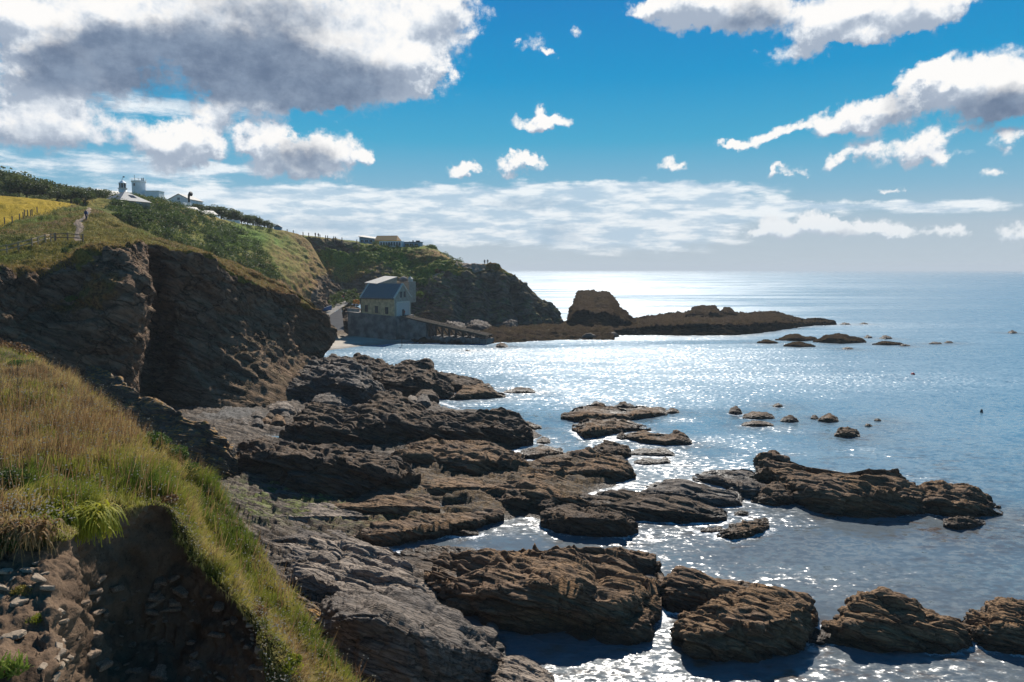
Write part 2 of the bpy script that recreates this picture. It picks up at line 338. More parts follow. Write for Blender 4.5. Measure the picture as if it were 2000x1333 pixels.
def land_mat(name, gs=1.0, rocka=(0.090, 0.057, 0.038), rockb=(0.26, 0.168, 0.108), heather=0.12, gain=1.0):
    """rock where attribute 'grass' is 0, turf where it is 1; 'path' bare earth, 'field' ripe crop, 'lush' bright green, 'brack' dry bracken"""
    m, t = newmat(name); g = t.geo(); pos = g.outputs['Position']
    n1 = t.noise(pos, 0.10*gs, 6, 0.6); n2 = t.noise(pos, 0.55*gs, 8, 0.68); n3 = t.noise(pos, 2.6*gs, 6, 0.72)
    tuft = t.noise(t.mapping(pos, (1, 1, 0.4)), 1.3*gs, 5, 0.75)
    k = t.math('ADD', t.math('MULTIPLY', n1, 0.55), t.math('ADD', t.math('MULTIPLY', n2, 0.3), t.math('MULTIPLY', tuft, 0.25)))
    gcol = t.ramp(k, [(0.40, (0.055, 0.075, 0.012)), (0.50, (0.14, 0.125, 0.020)), (0.57, (0.22, 0.165, 0.032)), (0.66, (0.21, 0.12, 0.042))])
    gcol = t.mix(t.math('MULTIPLY', t.step(0.56, 0.40, n3), 0.65), gcol, (0.03, 0.034, 0.010))
    lush = t.mix(t.step(0.4, 0.62, n3), (0.045, 0.08, 0.012), (0.12, 0.18, 0.018))
    gcol = t.mix(t.attr('lush'), gcol, lush)
    brack = t.mix(t.step(0.38, 0.62, n3), (0.075, 0.038, 0.018), (0.21, 0.112, 0.042))
    gcol = t.mix(t.math('MULTIPLY', t.attr('brack'), t.step(0.3, 0.55, n2)), gcol, brack)
    crop = t.mix(t.step(0.3, 0.7, t.noise(t.mapping(pos, (0.25, 1.5, 1)), 0.6, 5, 0.6)), (0.30, 0.20, 0.012), (0.40, 0.27, 0.02))
    gcol = t.mix(t.attr('field'), gcol, crop)
    gcol = t.n('ShaderNodeVectorMath', {'operation': 'SCALE'}, Vector=gcol, Scale=gain).outputs[0]
    st = t.mapping(t.mapping(pos, (1, 1, 1), tuple(BEDROT)), (0.22, 0.22, 1.3))
    r1 = t.noise(st, 0.9, 9, 0.65, dist=0.5); r2 = t.noise(pos, 0.4, 8, 0.66); r3 = t.noise(pos, 3.5, 5, 0.7)
    rcol = t.mix(t.step(0.36, 0.66, r1), rocka, rockb)
    rcol = t.mix(t.math('MULTIPLY', t.step(0.52, 0.68, r2), 0.55), rcol, (0.13, 0.075, 0.042))
    rcol = t.mix(t.math('MULTIPLY', t.step(0.62, 0.72, t.noise(pos, 0.17, 6, 0.6)), 0.5), rcol, (0.19, 0.17, 0.15))
    rcol = t.mix(t.math('MULTIPLY', t.step(0.45, 0.30, r3), 0.6), rcol, (0.02, 0.016, 0.013))
    sx = t.n('ShaderNodeSeparateXYZ', None, Vector=g.outputs['Normal'])
    ledge = t.math('MULTIPLY', t.step(0.35, 0.75, t.math('ADD', sx.outputs[2], t.math('MULTIPLY', t.math('SUBTRACT', n2, 0.5), 0.9))), heather)
    gf = t.math('ADD', t.attr('grass'), t.math('MULTIPLY', t.math('SUBTRACT', n2, 0.5), 0.9))
    gf = t.math('MAXIMUM', t.step(0.42, 0.58, gf), ledge)
    cv = t.mapping(t.mapping(pos, (1, 1, 1), tuple(BEDROT)), (0.3, 0.6, 1.0)); ck = t.math('MAXIMUM', cracks(t, cv, 0.28, 0.035), t.math('MULTIPLY', cracks(t, cv, 0.9, 0.045), 0.7))
    rcol = t.mix(t.math('MULTIPLY', ck, 0.65), rcol, (0.018, 0.014, 0.011))
    hr = t.math('ADD', t.math('MULTIPLY', ck, -0.7), t.math('MULTIPLY', r1, 1.2)); hr = t.math('ADD', hr, t.math('ADD', r2, t.math('MULTIPLY', r3, 0.25)))
    col = t.mix(gf, rcol, gcol)
    col = t.mix(t.step(0.4, 0.6, t.math('ADD', t.attr('path'), t.math('MULTIPLY', t.math('SUBTRACT', n3, 0.5), 0.5))), col,
                t.mix(n3, (0.24, 0.17, 0.12), (0.36, 0.28, 0.21)))
    hg = t.math('ADD', t.math('MULTIPLY', n2, 0.9), t.math('ADD', t.math('MULTIPLY', n3, 0.45), t.math('MULTIPLY', tuft, 0.5)))
    h = t.n('ShaderNodeMix', None, Factor=gf); t.set(h.inputs[2], hr); t.set(h.inputs[3], hg)
    finish(t, col, 0.88, h.outputs[0], 0.95, 0.5, 0.06); return m
M['land'] = land_mat('cliff_land')
M['land_far'] = land_mat('headland_land', 0.8, (0.11, 0.078, 0.056), (0.30, 0.21, 0.148), 0.4, 1.4)

def shore_mat():
    m, t = newmat('foreshore_rock'); g = t.geo(); pos = g.outputs['Position']
    st = t.mapping(t.mapping(pos, (1, 1, 1), tuple(BEDROT)), (0.4, 0.4, 3.0))
    n1 = t.noise(st, 1.1, 8, 0.65, dist=0.4); n2 = t.noise(pos, 1.7, 8, 0.68); n3 = t.noise(pos, 0.28, 5, 0.6); n4 = t.noise(pos, 9, 5, 0.7)
    col = t.mix(t.step(0.40, 0.60, n1), (0.042, 0.031, 0.023), (0.165, 0.125, 0.092))
    col = t.mix(t.math('MULTIPLY', t.attr('weed'), t.step(0.36, 0.56, n2)), col, t.mix(t.step(0.4, 0.6, n4), (0.07, 0.042, 0.018), (0.17, 0.105, 0.045)))
    col = t.mix(t.math('MULTIPLY', t.math('MULTIPLY', t.attr('alga'), 0.75), t.step(0.46, 0.56, t.noise(t.mapping(pos, (0.6, 1.3, 1)), 1.0, 6, 0.65))), col, t.mix(n4, (0.10, 0.125, 0.022), (0.21, 0.235, 0.055)))
    col = t.mix(t.attr('shingle'), col, t.mix(t.step(0.35, 0.62, t.noise(pos, 3.2, 4, 0.6)), (0.035, 0.032, 0.03), (0.13, 0.122, 0.112)))
    col = t.mix(t.attr('sand'), col, t.mix(t.step(0.35, 0.7, t.noise(t.mapping(pos, (0.3, 1, 1)), 0.5, 6, 0.6)), (0.34, 0.285, 0.22), (0.46, 0.40, 0.32)))
    px = t.n('ShaderNodeSeparateXYZ', None, Vector=pos)
    wet = t.math('SUBTRACT', 1.0, t.step(0.02, 0.4, t.math('ADD', px.outputs[2], t.math('MULTIPLY', t.math('SUBTRACT', n2, 0.5), 0.6))))
    col = t.mix(t.math('MULTIPLY', wet, 0.65), col, (0.025, 0.02, 0.015))
    col = t.mix(t.math('MULTIPLY', t.step(0.46, 0.28, n4), 0.55), col, (0.02, 0.017, 0.015))
    cv = t.mapping(t.mapping(pos, (1, 1, 1), tuple(BEDROT)), (0.3, 0.7, 1.8)); ck = t.math('MAXIMUM', cracks(t, cv, 0.9, 0.05), t.math('MULTIPLY', cracks(t, cv, 2.6, 0.06), 0.7)); ck = t.math('MULTIPLY', ck, t.math('SUBTRACT', 1.0, t.math('MAXIMUM', t.attr('sand'), t.attr('shingle'))))
    col = t.mix(t.math('MULTIPLY', ck, 0.7), col, (0.016, 0.013, 0.011))
    h = t.math('ADD', t.math('MULTIPLY', ck, -0.5), t.math('ADD', n1, t.math('ADD', t.math('MULTIPLY', n2, 0.8), t.math('MULTIPLY', n4, 0.18))))
    hh = t.math('MULTIPLY', h, t.math('SUBTRACT', 1.0, t.math('MULTIPLY', t.attr('sand'), 0.92)))
    finish(t, col, t.math('SUBTRACT', 0.8, t.math('MULTIPLY', wet, 0.4)), hh, 0.9, 0.22, 0.18); return m
M['shore'] = shore_mat()

def water_mat():
    m, t = newmat('sea_water'); g = t.geo(); pos = g.outputs['Position']
    gust = t.noise(t.mapping(pos, (0.0045, 0.022, 1)), 1.0, 6, 0.62)
    gs = t.step(0.36, 0.62, gust)
    wv1 = t.noise(t.mapping(pos, (0.22, 0.42, 1), (0, 0, R(12))), 1.0, 3, 0.6, out=1)
    wv2 = t.noise(t.mapping(pos, (1.4, 2.2, 1), (0, 0, R(-8))), 1.0, 4, 0.65, out=1)
    s1 = t.vmath('MULTIPLY', t.vmath('SUBTRACT', wv1, (0.5, 0.5, 0.5)), (0.35, 0.5, 0))
    s2 = t.vmath('MULTIPLY', t.vmath('SUBTRACT', wv2, (0.5, 0.5, 0.5)), (2.6, 1.7, 0))
    lee = t.attr('lee'); glit = t.attr('glit')
    amp = t.math('ADD', 0.45, t.math('MULTIPLY', gs, 0.55))
    amp = t.math('MULTIPLY', amp, t.math('SUBTRACT', 1.0, t.math('MULTIPLY', lee, 0.68)))
    amp = t.math('ADD', amp, t.math('MULTIPLY', glit, 0.5))
    sl_ = t.n('ShaderNodeVectorMath', {'operation': 'SCALE'}, Vector=t.vmath('ADD', s1, s2), Scale=amp).outputs[0]
    nrm = t.vmath('NORMALIZE', t.vmath('ADD', sl_, (0, 0, 1)))
    fn = t.noise(pos, 1.3, 8, 0.75); fn2 = t.noise(pos, 6.0, 4, 0.7)
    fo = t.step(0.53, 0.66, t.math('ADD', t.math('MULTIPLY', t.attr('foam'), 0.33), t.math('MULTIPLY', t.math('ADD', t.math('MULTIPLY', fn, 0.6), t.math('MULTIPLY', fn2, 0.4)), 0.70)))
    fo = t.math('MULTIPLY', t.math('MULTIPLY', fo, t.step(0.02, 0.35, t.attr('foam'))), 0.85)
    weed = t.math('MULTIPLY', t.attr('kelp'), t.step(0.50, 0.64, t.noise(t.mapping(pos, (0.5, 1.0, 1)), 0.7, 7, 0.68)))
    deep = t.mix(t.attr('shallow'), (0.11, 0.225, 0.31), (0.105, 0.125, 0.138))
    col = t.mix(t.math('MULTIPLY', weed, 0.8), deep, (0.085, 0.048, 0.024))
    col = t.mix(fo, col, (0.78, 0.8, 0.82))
    # wind ripples too small to model widen the highlight: open water is rougher than the sheltered pools
    ro = t.math('ADD', t.math('MULTIPLY_ADD', lee, -0.22, 0.30), t.math('MULTIPLY', t.math('SUBTRACT', gs, 0.5), 0.16))
    ro = t.math('ADD', t.math('MULTIPLY', glit, 0.12), t.math('MAXIMUM', ro, 0.06)); ro = t.math('ADD', ro, t.math('MULTIPLY', fo, 0.4))
    finish(t, col, ro, None, spec=0.5, normal=nrm, extra={'IOR': 1.333}); return m
M['water'] = water_mat()
# ---------------------------------------------------------------- terrain
def proj(V):
    V = np.asarray(V); d = V-np.array([0, 0, CH])
    f = d[..., 1]*cos(PITCH)-d[..., 2]*sin(PITCH); u = d[..., 1]*sin(PITCH)+d[..., 2]*cos(PITCH)
    f = np.where(np.abs(f) < 1e-6, 1e-6, f)
    return 1000+F*d[..., 0]/f, 666.5-F*u/f
def inpoly(px, py, poly):
    r = np.zeros(np.shape(px), bool); n = len(poly)
    for i in range(n):
        (x0, y0), (x1, y1) = poly[i], poly[(i+1) % n]
        if y0 == y1: continue
        c = ((y0 > py) != (y1 > py)) & (px < (x1-x0)*(py-y0)/(y1-y0)+x0); r ^= c
    return r
def pldist(px, py, pts, closed=False):
    d = np.full(np.shape(px), 1e9); q = list(pts)+([pts[0]] if closed else [])
    for (x0, y0), (x1, y1) in zip(q[:-1], q[1:]):
        dx, dy = x1-x0, y1-y0; l = dx*dx+dy*dy+1e-9
        t = np.clip(((px-x0)*dx+(py-y0)*dy)/l, 0, 1); d = np.minimum(d, np.hypot(px-x0-t*dx, py-y0-t*dy))
    return d
STRIKE = np.cross(BED, [0, 0, 1.0]); STRIKE /= np.linalg.norm(STRIKE); DIP = np.cross(BED, STRIKE)
def bedc(p, k=(0.38, 1.0, 1.5)):
    return np.stack([p@STRIKE*k[0], p@DIP*k[1], p@BED*k[2]], -1)
def strata(p, thick, seed=3, warp=1.0):
    """ledges: a saw-tooth across the bedding, gently folded"""
    b = (p@BED)/thick + warp*1.6*fbm(bedc(p, (.05, .10, .10))/thick, 3, seed) + 0.35*fbm(bedc(p, (.3, .6, .6))/thick, 2, seed+5); f = b-np.floor(b)
    lv = _h(np.floor(b).astype(np.int64).astype(np.uint32), np.zeros(b.shape, np.uint32), np.zeros(b.shape, np.uint32), seed)
    return (np.minimum(f/0.14, (1-f)/0.86)-0.5)*1.0 + lv*0.45
def worley(p, seed=0):
    """nearest-cell value and distance to the cell wall: fractured blocks"""
    i = np.floor(p).astype(np.int64); best = np.full(p.shape[:-1], 9.0); sec = best.copy(); val = np.zeros(p.shape[:-1])
    for dx in (-1, 0, 1):
        for dy in (-1, 0, 1):
            for dz in (-1, 0, 1):
                c = i+np.array([dx, dy, dz]); u = c.astype(np.uint32); x, y, z = u[..., 0], u[..., 1], u[..., 2]
                q = c+0.5+0.42*np.stack([_h(x, y, z, seed), _h(x, y, z, seed+1), _h(x, y, z, seed+2)], -1)
                d = ((q-p)**2).sum(-1); nb = d < best
                sec = np.where(nb, best, np.minimum(sec, d)); val = np.where(nb, _h(x, y, z, seed+3), val); best = np.where(nb, d, best)
    return val, np.sqrt(sec)-np.sqrt(best)
def blocks(p, seed):
    v_, e = worley(p+0.25*np.stack([vnoise(p*1.3, seed+9), vnoise(p*1.3+31, seed+9), 0*p[..., 0]], -1), seed); return v_-1.3*np.exp(-(e/0.07)**2)
def control(cols):
    return np.array([[P(*p) if not isinstance(p, np.ndarray) else p for p in c] for c in cols])
def surface(cols, nu, nv):
    A = control(cols) if not isinstance(cols, np.ndarray) else cols
    G = catmull(catmull(A, nu, 0), nv, 1)
    u = np.repeat(np.linspace(0, A.shape[0]-1, nu)[:, None], nv, 1); v = np.repeat(np.linspace(0, A.shape[1]-1, nv)[None], nu, 0)
    return G, u, v
def outward(G):
    n = grid_normals(G); to = np.array([0, -20, 60.0])-G
    s = np.sign((n*to).sum(2).mean()); return n*s, s > 0

# ---- A: the near headland with its cliff, turf and footpath
A_cols = [
 [(-300,860,70),(-300,740,70),(-300,650,71),(-300,560,72),(-300,520,85),(-300,450,112),(-300,378,165),(-300,378,260)],
 [(-100,850,76),(-100,740,76),(-100,650,77),(-100,548,78),(-100,510,90),(-100,450,114),(-100,380,167),(-100,380,260)],
 [(30,840,80),(30,740,80),(30,650,81),(30,541,83),(40,500,93),(40,450,117),(40,388,167),(40,392,250)],
 [(110,835,81),(110,720,81),(105,635,84),(110,530,88),(112,497,95),(112,455,116),(110,395,165),(110,399,245)],
 [(185,830,82),(188,700,82),(185,625,83),(186,490,89),(180,475,98),(170,446,119),(165,406,155),(165,410,235)],
 [(240,830,82),(255,700,82),(258,600,83.5),(248,494,89),(235,476,99),(220,452,120),(205,416,148),(205,424,225)],
 [(255,820,86),(280,700,86),(283,600,87),(270,482,94),(262,468,102),(252,454,120),(245,441,142),(245,452,212)],
 [(262,822,97),(284,700,104),(286,600,104),(287,484,102),(286,475,106),(280,466,118),(275,452,136),(275,466,200)],
 [(360,804,98.3),(350,700,101),(345,600,104),(345,499,104),(345,491,108),(340,484,117),(335,474,132),(335,492,188)],
 [(450,803,98.6),(430,700,104),(430,610,109),(430,522,110),(425,514,113),(420,507,119),(412,498,129),(412,517,174)],
 [(540,794,102),(520,700,111),(515,620,117),(510,566,118),(505,555,120),(495,545,123),(485,529,129),(485,547,164)],
 [(600,772,108),(583,700,120),(586,630,126),(578,588,126),(570,577,127),(562,569,128.5),(550,560,131),(548,581,160)],
 [(628,742,118),(630,694,131),(632,650,134),(626,616,133),(617,606,133),(609,598,133.3),(599,589,134),(592,611,158)],
 [(640,722,128),(633,700,137),(638,652,140),(634,628,138.5),(629,619,138),(623,611,137.5),(614,604,138),(606,626,158)],
 [(630,717,146),(626,700,148),(629,660,149),(626,640,148),(621,628,147),(615,620,147),(606,615,148),(601,640,160)]]
G, u, v = surface(A_cols, 430, 250); n, flip = outward(G)
rockw = 1-sstep(3.0, 3.5, v); low = 1-sstep(0.0, 0.6, v)
far = sstep(5.8, 6.2, v)
ab = sstep(2.5, 4, u)*(1-sstep(11, 13.5, u))
D = rockw*(1.5*fbm(G*0.11, 5, 11)+0.55*ridged(G*0.3, 5, 12)-0.25+0.24*strata(G, 1.5, 5)+0.13*strata(G, 0.45, 6)+0.16*fbm(G*1.8, 3, 19)+0.42*blocks(bedc(G, (.10, .16, .2)), 401)+0.16*blocks(bedc(G, (.4, .7, .9)), 405)) + (1-rockw)*(0.55*fbm(G*0.16, 4, 13)+0.28*fbm(G*0.9, 4, 14))*(1-0.75*far)
D += 0.5*np.exp(-((v-3.15)/0.18)**2)*(0.8+1.2*fbm(G*0.35, 4, 15))       # turf overhanging the cliff edge
D = D*np.clip(0.35+0.65*sstep(13.5, 12.3, u), 0, 1)*(0.35+0.65*sstep(0.2, 1.3, v))
px, py = proj(G); Gd = G+n*D[..., None]
nz = fbm(G*0.25, 4, 16)
grass = sstep(2.9, 3.25, v+0.35*nz)
led = np.exp(-((v-2.35-0.1*nz)/0.35)**2)*sstep(2.2, 3.2, u)*(1-sstep(4.6, 5.3, u)); grass = np.maximum(grass, led*0.62)
brack = np.clip(led*1.2 + sstep(0.05, 0.5, fbm(G*0.09, 3, 17)+0.1)*0.8 + np.exp(-((v-3.4)/0.4)**2)*0.5, 0, 1)*(grass > 0)
brown_edge = sstep(7.5, 8.5, u)*0.75; brack = np.clip(np.maximum(brack, brown_edge*sstep(3.0, 3.3, v)), 0, 1)
FIELD = [(-400,360),(0,380),(70,388),(150,398),(95,412),(70,418),(45,428),(0,442),(-60,455),(-400,500)]
field = inpoly(px+4*nz, py+2*nz, FIELD)*sstep(4.2, 4.6, v)
lush = np.clip(sstep(0.15, 0.5, fbm(G*0.12, 3, 18))*0.5 + np.exp(-(((px-75)/35)**2+((py-440)/12)**2)), 0, 1)*(1-field)
pd = pldist(px+3*nz, py, [(154,472),(150,462),(152,452),(158,442),(150,437),(165,430),(172,415),(176,406)])
path = np.where((v > 3.7) & (py < 474), sstep(9.0, 4.0, pd*np.where(py < 440, 1.8, 1.0)), 0)
mesh_np('headland', Gd, grid_faces(*G.shape[:2], flip=flip), mat=M['land'], attrs={'grass': grass, 'path': path, 'field': field, 'lush': lush, 'brack': brack}).__setitem__('kind', 'structure')
A_surf = Gd

# ---- B: the scrub slope beyond it
B_cols = [
 [(60,480,150),(60,430,160),(60,402,180),(60,392,200),(60,392,300)],
 [(230,486,160),(215,430,176),(205,402,194),(200,392,212),(200,394,300)],
 [(300,506,168),(285,445,185),(262,407,205),(262,384,228),(262,388,300)],
 [(380,534,172),(370,478,191),(345,424,214),(332,396,240),(332,401,310)],
 [(450,556,180),(440,493,199),(412,443,222),(402,420,250),(402,424,320)],
 [(520,576,188),(500,513,206),(470,458,230),(470,438,256),(470,441,320)],
 [(560,596,195),(550,528,213),(530,473,236),(540,449,262),(542,453,320)],
 [(592,606,205),(586,543,219),(571,488,239),(574,457,264),(578,462,310)],
 [(610,608,212),(606,553,223),(594,498,241),(590,464,263),(596,472,300)],
 [(622,608,217),(621,563,226),(614,513,241),(606,478,257),(612,490,285)],
 [(636,608,223),(634,568,229),(632,538,239),(627,512,247),(632,520,268)],
 [(640,608,236),(640,575,240),(640,548,248),(638,530,256),(642,540,276)]]
G, u, v = surface(B_cols, 300, 170); n, flip = outward(G)
nz = fbm(G*0.11, 4, 21)
rock = sstep(7.3, 9.6, u+0.9*nz-1.4*(v-1.0))*(1-sstep(2.3, 2.9, v)) ; rock = np.clip(rock, 0, 1)
D = (0.9*fbm(G*0.10, 4, 22)+0.5*fbm(G*0.45, 4, 23)) + rock*(0.9*ridged(G*0.2, 4, 24)+0.5*strata(G, 1.6, 8)+0.3*fbm(G, 3, 29))
D *= (1-0.7*sstep(2.7, 3.1, v))
Gd = G+n*D[..., None]; px, py = proj(Gd)
grass = 1-rock
lush = np.clip(1.3*np.exp(-(((px-475)/75)**2+((py-465)/26)**2))+0.5*np.exp(-(((px-560)/50)**2+((py-520)/22)**2))+sstep(.2, .5, nz)*.4, 0, 1)
brack = np.clip(sstep(430, 560, px+60*nz)*0.85, 0, 1)*(1-lush)
mesh_np('scrub_slope', Gd, grid_faces(*G.shape[:2], flip=flip), mat=M['land_far'], attrs={'grass': grass, 'path': 0*u, 'field': 0*u, 'lush': lush, 'brack': brack}).__setitem__('kind', 'structure')
B_surf = Gd

# ---- C/D: the cove cliff behind the boathouse and the far headland
C_cols = [
 [(560,605,262),(560,540,270),(560,490,280),(560,457,290),(560,462,350)],
 [(620,606,243),(620,548,259),(620,485,276),(620,464,290),(620,469,350)],
 [(680,598,244),(680,546,259),(682,495,276),(690,472,290),(690,476,350)],
 [(740,592,246),(740,545,258),(740,500,275),(745,479,290),(745,483,350)],
 [(790,604,240),(792,560,252),(795,520,268),(800,482,288),(800,486,340)],
 [(845,642,233),(838,592,241),(826,546,254),(842,486,280),(845,490,325)],
 [(905,647,228),(893,592,239),(873,532,253),(890,511,268),(894,518,305)],
 [(950,648,229),(945,588,240),(930,527,252),(926,516,262),(930,524,290)],
 [(1000,645,231),(992,597,240),(970,524,251),(956,517,258),(960,526,282)],
 [(1032,643,234),(1028,605,241),(1004,548,249),(987,529,257),(990,540,276)],
 [(1070,641,237),(1068,615,242),(1042,580,248),(1016,548,256),(1018,560,272)],
 [(1098,640,239),(1097,627,243),(1088,611,247),(1050,578,254),(1050,590,268)],
 [(1101,640,247),(1101,634,249),(1098,626,250),(1078,606,254),(1076,618,264)]]
G, u, v = surface(C_cols, 420, 170); n, flip = outward(G)
nz = fbm(G*0.09, 4, 31)
gul = np.zeros_like(u)
for uc, w, a in ((2.0, .5, 2.0), (4.6, .35, 2.5), (6.2, .22, 2.0), (7.3, .25, 2.4), (8.5, .3, 2.8), (9.9, .3, 1.6), (10.6, .25, 1.3)):
    gul += 1.5*a*np.exp(-((u-uc-0.25*(v-1)+0.25*nz)/w)**2)*np.exp(-((v-0.9)/0.9)**2)
D = -gul + 1.6*ridged(G*0.085, 5, 32)-0.6 + 1.1*fbm(G*0.2, 5, 33) + 0.4*strata(G, 1.8, 9)+0.35*fbm(G*0.9, 3, 34)+0.7*blocks(bedc(G, (.10, .2, .25)), 411)
D *= (1-0.85*sstep(2.5, 3.0, v))*np.clip(0.3+sstep(12, 11, u), 0, 1)
Gd = G+n*D[..., None]; px, py = proj(Gd)
top = sstep(1.75, 2.15, v+0.5*nz)
grass = np.where(u < 5.2, sstep(1.2, 1.9, v+0.8*nz+0.15), top*(1-sstep(8.6, 9.4, u)*0.6))
grass *= np.where(u < 2.3, 1-np.exp(-((v-2.4)/0.5)**2)*sstep(0.6, 1.0, u)*0.95, 1)
lush = np.clip(sstep(0.0, 0.4, fbm(G*0.08, 3, 35)), 0, 1)*0.6
brack = np.clip(sstep(-.1, .4, fbm(G*0.07, 3, 36)), 0, 1)*0.8
pd = pldist(px, py, [(893,512),(905,516),(925,520),(943,522),(928,527)]); pd2 = pldist(px, py, [(846,541),(858,536),(866,533)])
path = np.maximum(sstep(7.5, 4.5, pd), sstep(4.0, 2.2, pd2))*sstep(1.6, 1.9, v)
mesh_np('cove_cliff', Gd, grid_faces(*G.shape[:2], flip=flip), mat=M['land_far'], attrs={'grass': grass, 'path': path, 'field': 0*u, 'lush': lush, 'brack': brack}).__setitem__('kind', 'structure')
C_surf = Gd

# ---- far ground under the trees and houses, so nothing stands on air
def plain_sheet(name, pts, mat, nu=60, nv=30, amp=0.3, attrs=None):
    G, u, v = surface(pts, nu, nv); G[..., 2] += amp*fbm(G*0.1, 3, 41); n, fl = outward(G)
    a = {k: np.full(u.shape, val) for k, val in (attrs or {}).items()}
    o = mesh_np(name, G, grid_faces(nu, nv, flip=fl), mat=mat, attrs=a); o['kind'] = 'structure'; return o
plain_sheet('hilltop', [[(-400,410,140),(-400,388,200),(-400,376,330),(-400,376,520)],[(0,416,150),(0,391,200),(0,374,330),(0,374,520)],[(200,418,165),(200,400,212),(200,383,300),(200,383,520)],
    [(300,424,215),(300,399,245),(300,392,320),(300,396,520)],[(420,452,240),(420,436,270),(420,432,340),(420,446,520)],[(560,478,270),(560,463,300),(560,470,360),(560,478,520)]],
    M['land'], attrs={'grass': 1, 'path': 0, 'field': 0, 'lush': .6, 'brack': .1})

# ---- foreshore: wave-cut platform, shingle and pools
SHORE = [(560,690),(660,712),(720,745),(760,775),(850,785),(870,790),(900,800),(1000,818),(1045,850),(1030,872),(1000,880),(1045,905),(1080,890),(1180,905),(1240,930),(1200,958),(1150,965),(1200,990),(1060,1008),
         (1000,1000),(985,1012),(930,1020),(880,1040),(800,1052),(735,1062),(760,1078),(820,1084),(860,1092),(880,1120),(850,1150),(880,1200),(940,1240),(985,1290),(1070,1330),(1080,1500),(200,1500),(150,1000),(150,690)]
POOLS = [(862,973,16,5,.9),(845,990,18,5,.8),(893,993,26,4,.7),(552,928,24,9,.8),(700,858,10,4,.5),(535,855,22,4,.7),(778,1022,14,5,.4),(1003,903,16,5,1.2)]
pxs = np.linspace(60, 1260, 440); pys = np.concatenate([np.linspace(1560, 1345, 40)[:-1], np.linspace(1345, 690, 330)])
SW = [tuple(W(a, b)[:2]) for a, b in SHORE]
gx, gy = np.meshgrid(pxs, pys, indexing='ij')
d = np.stack([(gx-1000)/F, cos(PITCH)+(666.5-gy)/F*sin(PITCH), -sin(PITCH)+(666.5-gy)/F*cos(PITCH)], -1)
G = np.array([0, 0, CH])+d*(-CH/d[..., 2])[..., None]; G[..., 2] = 0
ins = inpoly(G[..., 0], G[..., 1], SW); dd = pldist(G[..., 0], G[..., 1], SW, True)
sdist = np.where(ins, dd, -dd)
q = G.copy(); wob = fbm(G*0.22, 4, 51)
h = np.clip((sdist+1.3*wob)*0.30, -1.6, 0.6)
h += sstep(1, 5, sdist)*(0.26*ridged(G*0.16, 4, 52)-0.06+0.20*fbm(G*0.55, 4, 53)+0.08*fbm(G*2.1, 3, 54))
q[..., 2] = h*3
h += sstep(0.2, 2.5, sdist)*(0.30*strata(q, 0.75, 55)+0.08*strata(q, 0.26, 56)+0.13*worley(bedc(q, (.3, .6, .5)), 421)[0]+0.05*worley(bedc(q, (.9, 1.8, 1)), 425)[0])
ux = gx; uy = gy
rise = sstep(640, 300, ux)*sstep(700, 980, uy)*1.5 + sstep(1180,1330,uy)*sstep(900,600,ux)*1.2
h += rise*sstep(0, 6, sdist)
shing = np.clip(np.exp(-((((ux-450)/80)**2+((uy-822)/17)**2))**2), 0, 1)*sstep(0.2, -0.2, wob-0.2)
h = h*(1-0.7*shing)+shing*(0.62+0.28*np.abs(fbm(G*1.1, 3, 57)))
for a, b, rx, ry, dep in POOLS:
    e = ((ux-a+5*wob*2)/(1.7*rx))**2+((uy-b+3*wob)/(1.3*ry))**2; f = np.exp(-e); h = h*(1-f)-0.25*f
G[..., 2] = h
alga = np.clip(sum(np.exp(-(((ux-a)/rx)**2+((uy-b)/ry)**2)) for a, b, rx, ry in ((530,975,60,16),(600,985,60,18),(500,1000,60,14),(600,1010,40,12),(660,978,20,8),(500,1040,40,16),(550,925,30,12),(900,868,60,8),(830,880,60,8),(640,1000,120,40))), 0, 1)
weed = np.clip(sstep(560, 760, ux+80*wob)*sstep(900, 960, uy)*(1-sstep(1060, 1080, uy))+sstep(800, 900, uy)*sstep(800, 880, ux)*.7, 0, 1)
mesh_np('foreshore', G, grid_faces(*G.shape[:2]), mat=M['shore'], attrs={'alga': alga, 'weed': weed, 'shingle': shing, 'sand': 0*h}).__setitem__('kind', 'structure')
FS = (pxs, pys, G)
def shore_z(px, py):
    i = int(np.clip(np.searchsorted(pxs, px), 1, len(pxs)-1)); j = int(np.argmin(np.abs(pys-py))); return float(G_shore[i, j, 2])
G_shore = G

# ---- beach in the cove and the stony shore under the far headland
cols = [[(560,760,110),(600,672,178),(600,648,205),(600,620,222),(560,600,250)],
        [(640,705,157),(645,682,181),(645,658,199),(645,640,212),(640,612,235)],
        [(700,700,163),(705,674,187),(705,660,196),(705,640,210),(700,600,240)],
        [(770,695,168),(770,673,189),(770,664,195),(775,640,212),(780,600,240)],
        [(830,695,168),(830,674,188),(830,664,195),(835,642,215),(840,610,240)],
        [(900,692,170),(905,676,186),(905,668,192),(905,648,212),(905,630,236)],
        [(985,690,172),(990,670,191),(988,660,199),(985,645,214),(985,632,240)],
        [(1070,690,172),(1070,664,200),(1070,655,206),(1070,640,222),(1070,626,250)],
        [(1130,690,172),(1130,664,200),(1130,654,207),(1130,640,224),(1130,626,256)],
        [(1200,690,172),(1200,664,200),(1200,657,204),(1200,645,218),(1190,630,256)]]
G, u, v = surface(cols, 220, 110)
base = G.copy(); xx, yy = proj(np.stack([G[..., 0], G[..., 1], 0*G[..., 0]], -1))
